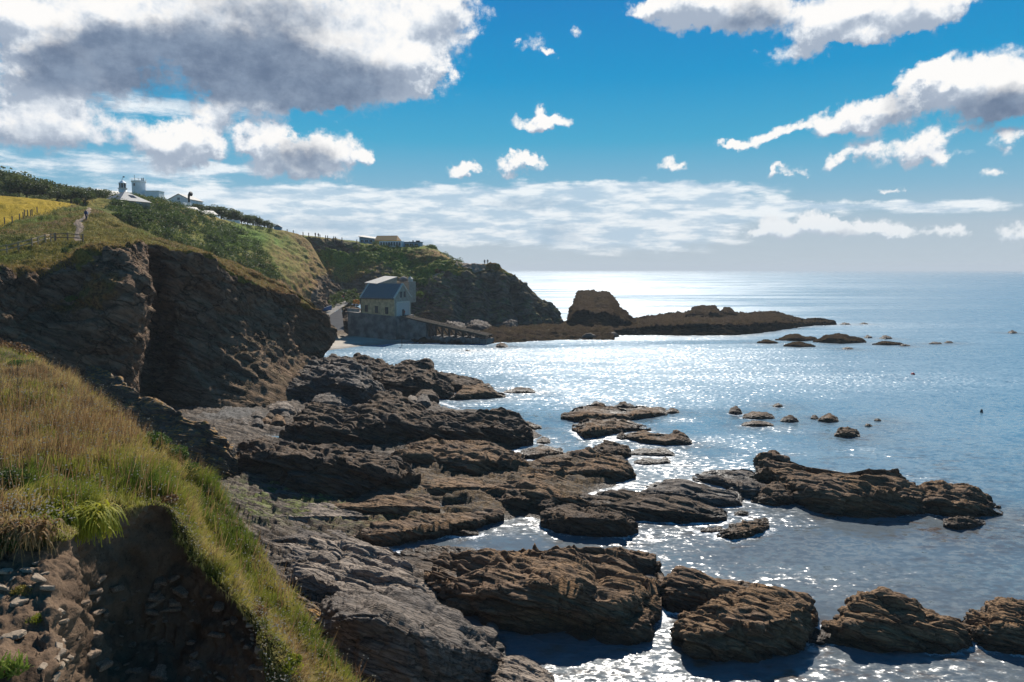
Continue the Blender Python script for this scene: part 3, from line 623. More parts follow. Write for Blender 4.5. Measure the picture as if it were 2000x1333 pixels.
# height from how far inland each point lies
wl = np.interp(xx, [560,640,700,760,800,900,990,1100,1200], [176,177.5,186.5,193,194.5,192,197,205.5,205])
t_ = G[..., 1]-wl; stony = sstep(780, 830, xx); nz = fbm(G*0.3, 4, 61)
z = np.where(t_ < 0, t_*0.08, (t_*0.05+np.maximum(t_-22, 0)*0.105)*(1-stony)+stony*np.minimum(t_*0.10, 1.6)) + stony*(0.75*ridged(G*0.25, 4, 62)+0.4*fbm(G*0.9, 3, 63)+.35*blocks(G*.5, 64)-0.1)*sstep(-2, 3, t_) + (1-stony)*0.05*nz
G[..., 2] = z; n, fl = outward(G)
mesh_np('beach', G, grid_faces(*G.shape[:2], flip=fl), mat=M['shore'], attrs={'alga': 0*z, 'weed': np.maximum(stony*0.9, sstep(16, 24, t_)), 'shingle': stony*0.85, 'sand': (1-stony)*sstep(26, 18, t_)}).__setitem__('kind', 'structure')
bo = [o for o in C.objects if o.name == 'beach'][0]; bo.data.materials.append(M['far'])
sf = stony+0.25*nz; bo.data.polygons.foreach_set('material_index', (0.25*(sf[:-1, :-1]+sf[1:, :-1]+sf[:-1, 1:]+sf[1:, 1:]) > 0.55).astype(np.int32).ravel())

# ---- foreground bank: turf slope with an eroded earth scar
def PW(px, py, Y, off=(0, 0, 0)): return P(px, py, Y)+np.array(off, float)
ridge = [(-260,640,36),(-10,682,31),(90,715,27.5),(180,775,24.5),(262,848,22),(332,893,20.5),(394,938,19.3),(452,1003,17.8),(512,1092,16.4),(572,1182,15.3),(624,1262,14.5),(694,1347,13.8),(770,1460,13)]
mid = [(-260,800,18),(-60,850,16.5),(20,870,15.6),(90,890,15),(170,915,14.6),(240,935,14.8),(310,960,15.2),(370,1012,15),(430,1092,14.2),(490,1172,13.4),(545,1252,12.8),(602,1350,12.3),(670,1462,11.8)]
lip = [(-260,1000,10.2),(-100,1015,10),(-20,1030,9.8),(55,1040,9.7),(125,1040,9.9),(192,1002,11.2),(258,988,12.4),(325,988,13),(366,1062,12.7),(421,1132,12.2),(481,1192,11.8),(526,1262,11.3),(545,1400,10.7)]
und = [(-260,1090,9.6),(-100,1095,9.4),(-5,1105,9.1),(65,1110,9.0),(118,1120,9.3),(160,1085,11.0),(250,1040,12.5),(328,1040,13.05),(357,1098,12.85),(407,1168,12.4),(463,1228,12.0),(508,1294,11.4),(532,1425,10.8)]
scar = [(-260,1250,7.9),(-100,1250,7.9),(-5,1250,7.8),(68,1250,7.9),(118,1255,8.1),(155,1250,10.6),(232,1250,12.0),(320,1255,12.3),(370,1285,12.0),(420,1325,11.6),(460,1375,11.2),(500,1405,10.9),(530,1500,10.5)]
bot = [(-260,1500,6.5),(-100,1500,6.5),(-5,1500,6.4),(60,1500,6.4),(100,1500,6.7),(135,1500,9.2),(200,1500,10.0),(290,1500,10.3),(350,1500,10.3),(410,1500,10.3),(450,1510,10.2),(490,1520,10.1),(520,1560,10)]
rows = []
for k in range(len(ridge)):
    r = P(*ridge[k]); m = P(*mid[k]); l = P(*lip[k]); a = np.array([r[0]-0.12*r[1], r[1]+0.12*r[0], 0.0]); a /= np.linalg.norm(a)
    rows.append([P(*bot[k])+np.array([0, 0, -4.0]), P(*bot[k]), P(*scar[k]), P(*und[k]), l, (l+m)/2+np.array([0, 0, .12]), m, (m+r)/2+np.array([0, 0, .25]), r, r+a*1.6+np.array([0, 0, -2.6]), r+a*4.5+np.array([0, 0, -8.5]), r+a*8+np.array([0, 0, -19.0])])
Gk, gu, gv = surface(np.array(rows), 420, 420); n, flip = outward(Gk)
earth = 1-sstep(3.55, 3.95, gv)
D = earth*(0.16*fbm(Gk*1.1, 5, 71)+0.10*ridged(Gk*2.6, 4, 72)+0.05*fbm(Gk*7, 3, 73)) + (1-earth)*(0.22*fbm(Gk*0.55, 4, 74)+0.08*fbm(Gk*2.2, 3, 75))*np.where(gv > 8.4, 1.2, 1)
D *= np.where(np.abs(gv-8) < 0.4, 0.5, 1)
BANK = Gk+n*D[..., None]; BN, _ = outward(BANK)
grass = sstep(3.6, 3.95, gv+0.3*fbm(Gk*1.6, 3, 76))*(1-sstep(9.2, 10.2, gv))
def earth_mat():
    m, t = newmat('bank_earth'); g = t.geo(); pos = g.outputs['Position']
    n1 = t.noise(pos, 0.9, 6, 0.65); n2 = t.noise(pos, 5, 7, 0.7); n3 = t.noise(pos, 22, 4, 0.7)
    ear = t.mix(t.step(0.35, 0.65, n1), (0.085, 0.053, 0.033), (0.185, 0.122, 0.077))
    ear = t.mix(t.math('MULTIPLY', t.step(0.55, 0.7, n2), 0.7), ear, (0.22, 0.152, 0.098))
    ear = t.mix(t.math('MULTIPLY', t.step(0.46, 0.3, n3), 0.6), ear, (0.025, 0.016, 0.011))
    gr = t.mix(t.step(0.4, 0.6, n1), (0.05, 0.05, 0.014), (0.11, 0.085, 0.03)); gr = t.mix(t.step(.45, .6, n2), gr, (0.08, 0.05, 0.025))
    finish(t, t.mix(t.attr('grass'), ear, gr), 0.92, t.math('ADD', n2, t.math('MULTIPLY', n3, 0.35)), 0.9, 0.06, 0.1); return m
M['earth'] = earth_mat()
mesh_np('bank', BANK, grid_faces(*Gk.shape[:2], flip=flip), mat=M['earth'], attrs={'grass': grass}).__setitem__('kind', 'structure')
def bank_at(u, v):
    """point and normal of the bank at fractional station u (0..12), row v (0..11)"""
    i = int(round(u/12*419)); j = int(round(v/11*419)); return Vector(BANK[i, j]), Vector(BN[i, j])
# ---------------------------------------------------------------- rocks: each one a mesh of its own
FOAM = []          # waterlines, for the foam on the sea
def interp_pl(pts, x):
    a = sorted(pts); return np.interp(x, [p[0] for p in a], [p[1] for p in a])
def rock(label, crest, base, mat='brown', k=0.6, kb=0.14, brow=None, back=3.0, zb=0.0, amp=1.0, seed=1, name='sea_rock', cat='rock', group=None, foam=True, bedded=1.0, sink=0.8, browf=0.45):
    x0 = min(p[0] for p in crest); x1 = max(p[0] for p in crest)
    wpx = x1-x0; hpx = max(p[1] for p in base)-min(p[1] for p in crest)
    nu = int(np.clip(wpx*0.8, 26, 360)); nv = int(np.clip(hpx*1.5+24, 26, 170))
    tt = np.linspace(0, 1, nu); s = x0+(x1-x0)*(0.5-0.5*np.cos(pi*tt))*0.5+(x1-x0)*tt*0.5
    yc = interp_pl(crest, s); yb = np.maximum(interp_pl(base, s), yc+1.0)
    yw = interp_pl(brow, s) if brow else yb*(1-browf)+yc*browf
    yw = np.clip(yw, yc+0.15*(yb-yc), yb-0.12*(yb-yc))
    tap = np.clip(np.minimum(tt, 1-tt)*8, 0.0, 1)**0.5
    rows = []
    for i in range(nu):
        b = W(s[i], yb[i], zb); Yb = b[1]; Yw = W(s[i], yw[i], zb)[1]; Yc = W(s[i], yc[i], zb)[1]
        w = P(s[i], yw[i], Yb+kb*(Yw-Yb)); c = P(s[i], yc[i], Yb+k*(Yc-Yb))
        bk = back*(0.15+0.85*tap[i]); hz = c[2]-zb
        out = np.array([c[0]/c[1], 1, 0])
        rows.append([b+np.array([0, 0.3*tap[i], -sink]), b, b*0.14+w*0.86+np.array([0, -0.02*hz, 0]), w, w*0.88+c*0.12+np.array([0, 0, 0.015*hz*tap[i]]), c,
                     c+out*bk*0.35+np.array([0, 0, -0.18*hz]), c+out*bk*0.75+np.array([0, 0, -0.6*hz]), c+out*bk+np.array([0, 0, -hz-sink])])
    A = np.array(rows); par = np.concatenate([np.linspace(0, 5, int(nv*0.78)), np.linspace(5, 8, nv-int(nv*0.78)+1)[1:]])
    pyr = np.array([np.mean(proj(A[:, q])[1]) for q in range(6)]); wts = np.maximum(np.abs(np.diff(pyr)), hpx*0.05); wts[0] *= .3; cw = np.concatenate([[0], np.cumsum(wts)])/wts.sum()
    nf = int(np.clip(hpx*1.9+16, 22, 230)); par = np.concatenate([np.interp(np.linspace(0, 1, nf), cw, np.arange(6)), np.linspace(5, 8, max(8, nf//4))[1:]]); nv = len(par)
    G = catmull(A, nv, 1, par); n = grid_normals(G); sgn = np.sign((n[:, :int(nv*.6)]*(np.array([0, 0, 40.0])-G[:, :int(nv*.6)])).sum(2).mean()); n = n*sgn
    Y = G[..., 1].mean(); size = wpx*Y/F; hs = max(0.15, min(size*0.085, hpx*Y/F*0.18, 0.85))*amp; f = 1.0/max(0.7, min(size*0.30, 3.4))
    o3 = np.array([seed*13.7, seed*7.1, seed*3.3]); Q = G+o3; B = bedc(Q)
    D = hs*(0.85*fbm(Q*f, 3, 81)+0.5*(ridged(B*f*1.5, 4, 82)-0.25)) + bedded*hs*(0.45*strata(Q, 0.36/f, 83, .8)+0.22*strata(Q, 0.13/f, 84, .8)) + hs*0.13*fbm(B*f*6, 3, 85)
    D = D*0.75 + hs*(0.34*blocks(B*f*1.1, 86)+(0.13*blocks(B*f*3.2, 90) if wpx > 60 else 0)); D -= D.mean()+0.35*D.std()
    edge = np.minimum(1, np.minimum(np.arange(nu), nu-1-np.arange(nu))/5.0)[:, None]
    G = G+n*(D*edge)[..., None]
    org = Vector((float(G[..., 0].mean()), float(Y), zb))
    o = mesh_np(name, G-np.array(org), grid_faces(nu, nv, flip=sgn < 0), mat=M[mat]); o.location = org
    tag(o, label, cat, group)
    if foam and zb < 0.4: FOAM.append([tuple(W(s[i], yb[i], 0)[:2]) for i in range(0, nu, max(1, nu//24))])
    return o
L = lambda *a: [(a[i], a[i+1]) for i in range(0, len(a), 2)]

# near slabs and stacks
rock('largest dark blocky rock with pale sloping top beside the grassy bank', L(612,1215,640,1168,680,1154,760,1150,820,1158,870,1190,920,1225,962,1245,988,1285), L(612,1300,660,1480,700,1500,800,1500,900,1440,950,1360,988,1300), 'grey', .52, .07,
     L(612,1236,640,1213,700,1204,740,1208,800,1240,860,1265,940,1272,988,1290), 3.0, amp=.55, seed=1, foam=False, bedded=1.3)
rock('wide pale grey slab with many cracks, behind the big dark block', L(512,1100,540,1082,565,1070,640,1062,700,1068,760,1080,800,1102,822,1130,852,1180), L(512,1112,545,1150,580,1185,640,1190,700,1215,780,1240,830,1215,852,1190), 'pale', .80, .12,
     L(512,1104,545,1130,600,1142,640,1150,700,1160,760,1165,820,1170,852,1184), 2.5, amp=.55, seed=2, foam=False, bedded=1.7)
rock('huge brown ribbed rock with a rain pool in its flat top', L(826,1112,850,1100,920,1087,980,1083,1070,1081,1120,1078,1200,1082,1262,1086,1296,1112,1298,1130), L(826,1128,860,1178,900,1212,960,1232,1040,1246,1130,1256,1200,1250,1260,1215,1298,1170), 'brown', .74, .13,
     L(826,1118,860,1146,920,1165,1000,1150,1050,1142,1110,1152,1150,1172,1200,1185,1260,1165,1298,1140), 2.2, amp=.95, seed=3, bedded=1.3)
rock('low tawny block leaning on the right front of the ribbed rock', L(1160,1238,1180,1225,1215,1212,1240,1190,1258,1170,1292,1167), L(1160,1244,1190,1257,1230,1263,1270,1250,1292,1205), 'brown', .55, .12, None, 1.6, seed=4, amp=.8)
rock('pointed tawny rock behind the rounded boulder', L(1268,1166,1300,1142,1328,1112,1352,1111,1390,1130,1430,1141,1470,1154,1500,1160,1545,1182), L(1268,1172,1300,1196,1340,1198,1400,1196,1470,1200,1545,1190), 'brown', .5, .12, None, 2.4, seed=5)
rock('big rounded brown boulder undercut at its left foot', L(1313,1232,1330,1206,1380,1180,1420,1162,1470,1147,1530,1149,1570,1166,1590,1180,1598,1205), L(1313,1246,1335,1280,1360,1290,1400,1293,1480,1289,1560,1273,1590,1250,1598,1222), 'brown', .66, .05,
     L(1313,1240,1345,1240,1400,1236,1450,1233,1510,1218,1570,1204,1598,1212), 2.0, seed=6, amp=.8)
rock('steep flat topped brown block with a long tail to the right', L(1612,1248,1640,1222,1655,1178,1680,1161,1725,1160,1742,1171,1790,1178,1800,1194,1840,1214,1870,1232,1897,1252), L(1612,1258,1640,1263,1680,1270,1740,1276,1830,1276,1880,1270,1897,1258), 'brown', .42, .10, None, 2.6, seed=7, amp=.85)
rock('little weedy rock between the boulder and the flat topped block', L(1580,1250,1600,1240,1625,1236,1640,1246), L(1580,1256,1605,1260,1640,1256), 'dark', .6, .2, None, 1.0, seed=8)
rock('brown rock cut by the right edge of the view, near row', L(1876,1218,1900,1211,1930,1196,1948,1180,1985,1172,2040,1180,2095,1210), L(1876,1230,1900,1252,1930,1270,2000,1279,2060,1276,2095,1250), 'brown', .5, .12, None, 2.4, seed=9)
rock('pale wet rock at the foot of the big dark block', L(930,1345,955,1312,985,1288,1010,1291,1040,1302,1082,1335), L(930,1420,985,1440,1040,1430,1082,1400), 'pale', .7, .2, None, 1.6, seed=10, amp=.6)
rock('orange stained rock tucked under the edge of the grassy bank', L(552,1175,575,1160,592,1172,612,1185,632,1205,642,1262), L(552,1240,580,1290,620,1320,642,1300), 'lichen', .45, .1, None, 1.5, zb=1.2, seed=11, amp=.7, foam=False)
# right hand reef
rock('long high tawny reef rock, largest of the right hand reef', L(1462,930,1488,897,1512,892,1545,902,1580,915,1620,921,1650,926,1690,922,1750,921,1775,935,1795,952,1812,985), L(1462,938,1510,955,1545,978,1580,996,1640,1010,1700,1016,1750,1013,1800,1002,1812,992), 'brown', .66, .12, None, 2.6, seed=12, amp=.9)
rock('tawny reef rock at the seaward end of the right hand reef', L(1792,968,1815,950,1842,942,1860,955,1882,949,1902,960,1926,976,1946,992,1958,1003), L(1792,998,1830,1007,1870,1012,1915,1011,1958,1007), 'brown', .6, .12, None, 2.2, seed=13)
rock('grey flat lobe at the left end of the right hand reef', L(1352,933,1390,925,1430,919,1470,924,1500,939,1514,955), L(1352,938,1410,952,1450,972,1475,976,1500,965,1514,958), 'grey', .78, .14, None, 1.8, seed=14, amp=.8)
rock('dark hump in front of the grey lobe of the right hand reef', L(1466,977,1500,951,1530,945,1568,966), L(1466,982,1500,989,1540,989,1568,974), 'dark', .55, .12, None, 1.6, seed=15)
rock('small dark rock just off the seaward end of the right hand reef', L(1842,1022,1870,1007,1895,1010,1925,1022), L(1842,1030,1870,1037,1895,1034,1925,1025), 'dark', .45, .12, None, 1.0, seed=16)
rock('flat brown rock lying alone before the right hand reef', L(1400,1046,1430,1030,1452,1022,1480,1016,1502,1020), L(1400,1050,1430,1055,1470,1048,1502,1034), 'brown', .62, .14, None, 1.1, seed=17)
rock('dark square edged rock standing in the channel', L(1056,1014,1075,1001,1100,991,1150,985,1200,990,1232,1006,1247,1030), L(1056,1030,1100,1046,1160,1050,1215,1050,1247,1042), 'dark', .62, .07, L(1056,1018,1100,1012,1160,1012,1215,1018,1247,1036), 1.8, seed=18)
rock('long dark grey rock right of the channel, lower tier', L(1083,990,1150,966,1220,960,1290,970,1350,984,1390,998,1420,1012), L(1083,1000,1180,1006,1240,1016,1330,1023,1400,1022,1420,1017), 'dark', .66, .12, None, 2.0, seed=19)
rock('long grey rock with a pool, upper tier above the dark grey one', L(1216,966,1270,950,1320,938,1360,949,1400,957,1440,969,1450,985), L(1216,972,1300,980,1360,991,1400,990,1430,991,1450,989), 'grey', .76, .14, None, 2.0, seed=20)
rock('wet speck of rock left of the flat brown one', L(1368,1036,1385,1030,1412,1033), L(1368,1040,1390,1041,1412,1038), 'dark', .6, .2, None, .6, seed=21)
rock('tiny dark rock between the long grey rock and the reef', L(1434,1003,1445,997,1462,1003), L(1434,1007,1450,1009,1462,1007), 'dark', .5, .2, None, .5, seed=22)
# middle reef
rock('broad brown ribbed reef rock left of the open channel', L(1032,918,1060,901,1110,895,1150,885,1176,890,1212,896,1236,914,1242,930), L(1032,938,1100,947,1160,946,1220,940,1242,935), 'brown', .72, .12, None, 2.2, seed=23, bedded=1.4)
rock('knobbly dark rock behind the broad ribbed reef rock', L(1153,882,1180,863,1206,865,1226,874,1233,888), L(1153,888,1190,896,1220,899,1233,893), 'dark', .5, .12, None, 1.4, seed=24)
rock('jumbled brown ledge on the inner side of the channel', L(925,952,970,936,1020,930,1070,935,1110,944,1132,960,1168,985), L(925,966,970,985,1040,996,1100,1000,1168,1000), 'brown', .74, .13, None, 2.2, seed=25, bedded=1.4, foam=False)
rock('dark block at the head of the channel', L(965,976,990,960,1020,956,1046,968), L(965,992,990,1002,1030,1002,1046,994), 'dark', .45, .06, L(965,980,1000,972,1046,976), 1.4, seed=26)
rock('rounded dark rock right of the block at the head of the channel', L(1042,978,1060,964,1080,966,1092,982), L(1042,1000,1062,1008,1092,1002), 'dark', .45, .1, None, 1.3, seed=27)
rock('outer flat reef rock with three knobs on its back', L(1095,812,1120,800,1150,793,1190,797,1222,801,1245,795,1268,796,1285,796,1304,806), L(1095,818,1120,826,1180,824,1240,821,1304,811), 'brown', .76, .14, None, 1.8, seed=28, bedded=1.3)
rock('brown ribbed reef rock in the middle of the outer group', L(1117,832,1150,820,1200,822,1240,828,1272,838), L(1117,842,1140,859,1180,852,1230,844,1272,842), 'brown', .78, .14, None, 1.6, seed=29, bedded=1.3)
rock('dark brown rock with a raised right end in the outer group', L(1223,850,1260,842,1298,849,1320,841,1340,850,1352,863), L(1223,857,1250,867,1300,872,1352,868), 'brown', .55, .12, None, 1.5, seed=30)
rock('small black rock behind the left of the outer group', L(1154,790,1165,783,1182,790), L(1154,793,1168,794,1182,793), 'dark', .4, .12, None, .8, seed=31)
rock('black ragged rock behind the centre of the outer group', L(1199,793,1218,783,1240,795), L(1199,797,1220,799,1240,797), 'dark', .4, .12, None, .9, seed=32)
rock('small rock off the right tip of the outer group', L(1300,804,1313,797,1327,804), L(1300,807,1313,809,1327,807), 'brown', .45, .12, None, .8, seed=33)
rock('small lump left of the rock with a raised end', L(1204,852,1214,845,1228,853), L(1204,857,1214,860,1228,857), 'dark', .45, .12, None, .7, seed=34)
rock('flat rock awash in foam before the outer group', L(1228,884,1262,876,1300,879,1318,888), L(1228,889,1262,891,1318,892), 'dark', .8, .2, None, .8, seed=35)
rock('lowest dark rock awash in foam', L(1238,902,1265,896,1290,899,1300,893,1310,903), L(1238,906,1265,909,1310,906), 'dark', .7, .2, None, .8, seed=36)
# left hand platform
rock('long dark shaggy ridge rock across the rocky platform', L(545,852,575,816,600,791,620,790,645,800,700,806,722,790,742,769,770,768,800,790,840,800,900,806,960,805,1000,811,1022,826,1042,848), L(545,866,600,872,700,874,800,866,900,866,1000,867,1042,860), 'dark', .5, .12, None, 4.0, .5, seed=37, foam=False)
rock('dark overhanging block with lit ledges in front of the long ridge', L(462,892,500,866,560,872,600,870,660,876,720,890,780,906,816,921,822,936), L(462,924,500,940,540,955,620,964,720,966,800,958,822,948), 'dark', .58, .05, L(462,900,500,886,560,892,620,905,680,912,740,926,800,938,822,942), 3.2, .6, seed=38, foam=False, bedded=1.4)
rock('brown weedy hump right of the dark overhanging block', L(755,888,820,870,900,862,950,862,1000,880,1026,892,1038,912), L(755,905,850,918,920,933,1000,928,1038,918), 'brown', .62, .12, None, 3.2, .3, seed=39, foam=False)
rock('orange crested spur running down behind the grassy bank', L(148,745,170,722,212,729,236,746,262,763,300,786,350,806,400,832,440,862,464,892), L(148,860,250,900,350,930,400,940,440,938,464,930), 'lichen', .10, .03, None, 3.5, 1.2, seed=40, foam=False, amp=.8)
rock('smooth sunlit rock slope below the cliff nose', L(560,742,600,712,650,697,690,704,716,720,740,748,758,775), L(560,780,600,782,640,782,700,795,740,790,758,780), 'grey', .45, .10, None, 5.0, .8, seed=41, foam=False)
rock('dark ridge of rock running seaward below the cliff nose', L(650,712,700,697,740,704,770,716,800,703,838,711,852,726,870,745,888,768), L(650,740,700,758,760,774,820,780,888,777), 'dark', .45, .12, None, 5.0, .2, seed=42)
rock('dark rock behind the seaward end of the ridge', L(840,742,860,727,890,731,930,744,964,757), L(840,752,880,767,930,768,964,762), 'dark', .5, .12, None, 2.6, seed=43)
rock('brown rock at the seaward tip of the ridge', L(878,778,905,758,935,750,956,755,988,772), L(878,782,930,781,988,777), 'brown', .4, .12, None, 2.2, seed=44)
rock('low islet just beyond the seaward tip of the ridge', L(984,765,1010,758,1030,759,1046,765), L(984,768,1010,769,1046,768), 'dark', .5, .14, None, 1.2, seed=45)
rock('little weedy rock off the end of the long ridge rock', L(1048,862,1060,855,1075,862), L(1048,866,1062,868,1075,866), 'brown', .6, .15, None, .7, seed=46)
rock('narrow tail rock at the tip of the long ridge rock', L(1010,832,1030,823,1058,834), L(1010,842,1030,841,1058,838), 'brown', .6, .15, None, 1.2, seed=47)
rock('brown weedy rock left of the small square pool', L(1012,888,1040,875,1060,873,1100,880), L(1012,896,1045,899,1100,889), 'brown', .75, .15, None, 1.4, seed=48)
rock('tan rock right of the small square pool', L(1055,905,1080,893,1110,884,1150,890), L(1055,912,1085,915,1150,905), 'brown', .72, .15, None, 1.4, seed=49)
rock('low islet of weed covered rock in the near channel', L(866,1042,890,1032,905,1028,920,1036,935,1043), L(866,1045,900,1048,935,1046), 'brown', .7, .2, None, .8, seed=50)
rock('wet brown shelf behind the pale grey slab', L(780,1086,810,1075,845,1070,870,1078,940,1080), L(780,1096,830,1110,880,1106,940,1092), 'brown', .8, .2, None, 1.2, seed=51)
rock('thin dark rock awash behind the ribbed rock', L(868,1077,885,1070,905,1072,925,1075), L(868,1080,890,1081,925,1079), 'dark', .6, .2, None, .6, seed=52)
# boulders under the cliff and on the shingle
for i, (lab, a, b, c, dpt, mt) in enumerate([('largest pale boulder lying on the shingle under the cliff', 518, 578, 784, 808, 'pale'), ('dark boulder left of the pale one under the cliff', 489, 515, 803, 818, 'grey'),
    ('small dark boulder directly before the pale one', 519, 537, 806, 818, 'dark'), ('slate grey boulder right of the small dark one', 545, 568, 804, 818, 'grey'),
    ('russet brown boulder on the shingle', 528, 558, 810, 830, 'brown'), ('squarish grey boulder on the shingle', 490, 516, 816, 834, 'grey'), ('upright grey boulder topped by a small brown stone', 463, 486, 817, 834, 'grey'),
    ('little brown boulder between the squarish and russet ones', 511, 529, 816, 827, 'brown'), ('long low grey boulder at the shingle edge', 427, 470, 826, 842, 'grey'), ('small brown stone perched on the upright boulder', 466, 477, 812, 818, 'brown'),
    ('pale slim upright stone at the end of the dark ridge rock', 579, 590, 798, 815, 'pale'),
    ('flat topped grey block beside the sunlit rock slope', 738, 774, 766, 786, 'pale'), ('rounded pale boulder above the long ridge rock', 792, 818, 772, 787, 'pale'), ('pointed grey boulder by the ridge water edge', 812, 842, 770, 792, 'grey'),
    ('dark hump at the water edge under the ridge', 808, 858, 760, 780, 'dark'), ('grey boulder under the sunlit rock slope', 685, 722, 790, 808, 'grey'), ('speckled grey boulder left of the flat topped block', 708, 740, 782, 800, 'grey'),
    ('small cream stone below the sunlit rock slope', 672, 688, 800, 812, 'pale'), ('long grey tongue of rock under the sunlit slope', 600, 690, 765, 800, 'grey'), ('angular grey rock above the long tongue', 643, 668, 767, 780, 'grey')]):
    m_ = (a+b)/2
    rock(lab, L(a, dpt-2, a+(b-a)*.18, c+(dpt-c)*.3, m_-(b-a)*.1, c, m_+(b-a)*.2, c+1, b-(b-a)*.1, c+(dpt-c)*.45, b, dpt-2), L(a, dpt, m_, dpt+2, b, dpt), mt, .45, .12, None, 1.2, 0.65 if dpt > 790 or c < 790 else .3, seed=60+i, name='boulder', cat='boulder', foam=False, bedded=.5, amp=.7, sink=.6)
for i, (lab, cr, ba, mt, k_) in enumerate([
    ('low cracked ledge at the foot of the grassy bank', L(425,962,470,948,520,944,570,950,610,962), L(425,974,480,980,560,980,610,972), 'grey', .8),
    ('thin grey ledge on the green stained platform', L(500,1010,560,994,620,990,680,996,720,1006), L(500,1020,580,1024,660,1022,720,1014), 'pale', .82),
    ('brown broken ledge in the middle of the platform', L(640,990,700,974,770,968,830,975,860,988), L(640,1000,720,1006,800,1004,860,998), 'brown', .8),
    ('dark ledge along the inner edge of the near channel', L(690,1046,740,1026,800,1016,860,1014,920,1006,985,996), L(690,1058,760,1058,840,1046,920,1026,985,1008), 'brown', .76),
    ('grey ledge between the platform and the pale slab', L(440,1058,500,1038,560,1030,620,1036,680,1048), L(440,1074,520,1076,600,1070,680,1062), 'grey', .8),
    ('jagged brown ledge under the brown weedy hump', L(800,952,850,938,900,934,950,940,990,950), L(800,962,860,966,930,964,990,958), 'brown', .78),
    ('short dark ledge below the dark overhanging block', L(700,975,740,962,790,958,840,966), L(700,984,750,988,840,978), 'dark', .7),
    ('weathered ledge right at the edge of the bank grass', L(470,1100,520,1084,560,1078,600,1084), L(470,1116,530,1118,600,1104), 'grey', .75)]):
    rock(lab, cr, ba, mt, k_, .14, None, 1.4, .45, seed=180+i, name='rock_ledge', cat='ledge', foam=False, bedded=1.5, amp=.85, sink=.7)
# islets off the cove, far to near
specks = [(1423,1450,793,811,'round brown islet, left end of the row of little islets'), (1450,1513,803,820,'long knobbly islet beside the round one'), (1448,1511,822,834,'flat slanting islet before the knobbly one'), (1524,1560,812,826,'small islet in the centre of the row of little islets'),
    (1597,1638,808,826,'right hand islet of the row with a ragged top'), (1583,1599,811,820,'small lump beside the ragged topped islet'), (1509,1529,788,796,'lone black rock behind the row of little islets'), (1629,1680,833,856,'dark domed islet nearest in the row of little islets'),
    (1689,1704,828,834,'tiny rock off the domed islet'), (1707,1721,818,823,'farthest right tiny rock by the row of little islets')]
for i, (a, b, c, d_, lab) in enumerate(specks):
    m_ = (a+b)/2; w_ = b-a; h_ = d_-c
    rock(lab, L(a, d_-h_*.3, a+w_*.15, c+h_*.35, a+w_*.35, c+h_*.1, m_+w_*.05, c, a+w_*.7, c+h_*.2, a+w_*.88, c+h_*.45, b, d_-h_*.25), L(a, d_-h_*.15, m_, d_, b, d_-h_*.1), 'brown' if i % 3 else 'dark', .45, .12, None, w_*.02, seed=90+i, name='islet', cat='islet')
far_specks = [(1478,1520,663,672,'leftmost flat islet of the far shoal'), (1514,1597,653,667,'longest dark islet of the far shoal'), (1530,1593,667,679,'low islet in front of the longest far islet'), (1588,1692,652,672,'broad brown islet at the right of the far shoal'),
    (1717,1743,655,663,'round topped dark islet right of the far shoal'), (1703,1766,667,675,'thin flat islet under the round topped one'), (1757,1778,672,677,'thin dark rock at the right tip of the flat far islet'), (1687,1704,655,661,'small dark rock between the two far shoals'),
    (1644,1667,678,683,'tiny flat rock before the broad far islet'), (1814,1840,668,673,'thin far rock, left one of the pair on the right'), (1844,1862,666,671,'short far rock, right one of the pair on the right'), (1968,1987,645,652,'lone dark rock at the far right of the sea'),
    (1640,1661,630,635,'flat rock beside the tip of the long point'), (1679,1696,630,634,'farthest tiny rock beyond the tip of the long point'), (908,918,683,686,'tiny dark rock in the bright water of the cove')]
for i, (a, b, c, d_, lab) in enumerate(far_specks):
    m_ = (a+b)/2; w_ = b-a; h_ = d_-c
    rock(lab, L(a, d_-h_*.3, a+w_*.15, c+h_*.5, a+w_*.3, c+h_*.1, m_, c, a+w_*.7, c+h_*.3, a+w_*.85, c+h_*.35, b, d_-h_*.25), L(a, d_-h_*.15, m_, d_, b, d_-h_*.1), 'far' if w_ > 30 else 'dark', .55, .12, None, w_*.04, seed=110+i, name='islet', cat='islet')
# the stack and the long low point
rock('tall blocky sea stack with a flat green top', L(1108,634,1113,606,1122,584,1130,570,1150,568,1166,571,1190,573,1203,586,1210,600,1226,616,1248,636), L(1108,644,1150,647,1200,646,1248,644), 'far', .32, .10, None, 7.0, .4, seed=130, name='sea_stack', cat='sea stack', amp=1.3)
rock('long low brown rocky point reaching out to sea', L(1170,644,1240,624,1290,616,1345,611,1400,612,1440,613,1475,612,1512,610,1540,618,1572,625,1602,624,1626,628,1634,634), L(1170,656,1250,655,1340,656,1450,655,1492,650,1550,641,1600,636,1634,635), 'far', .72, .14, None, 8.0, seed=131, name='rocky_point', cat='rocky point', amp=1.1)
rock('square black crag standing on the long low point', L(1338,616,1346,608,1355,600,1370,597,1398,598,1406,608,1424,616), L(1338,622,1380,624,1424,622), 'far', .35, .12, None, 5.0, 1.5, seed=132, name='crag', cat='crag', foam=False)
rock('slanting black crag right of the square one on the point', L(1405,612,1416,600,1428,603,1442,613), L(1405,617,1420,619,1442,618), 'far', .35, .12, None, 4.0, 1.8, seed=133, name='crag', cat='crag', foam=False)
rock('rounded dark hump near the tip of the long low point', L(1488,616,1512,610,1530,613,1552,622,1570,627), L(1488,628,1520,632,1570,632), 'far', .45, .12, None, 5.0, .6, seed=134, name='crag', cat='crag', foam=False)
rock('low brown ledge at the foot of the sea stack', L(1180,640,1200,634,1250,632,1290,640,1340,646), L(1180,652,1240,654,1340,655), 'far', .6, .14, None, 4.0, seed=135, amp=1.1)
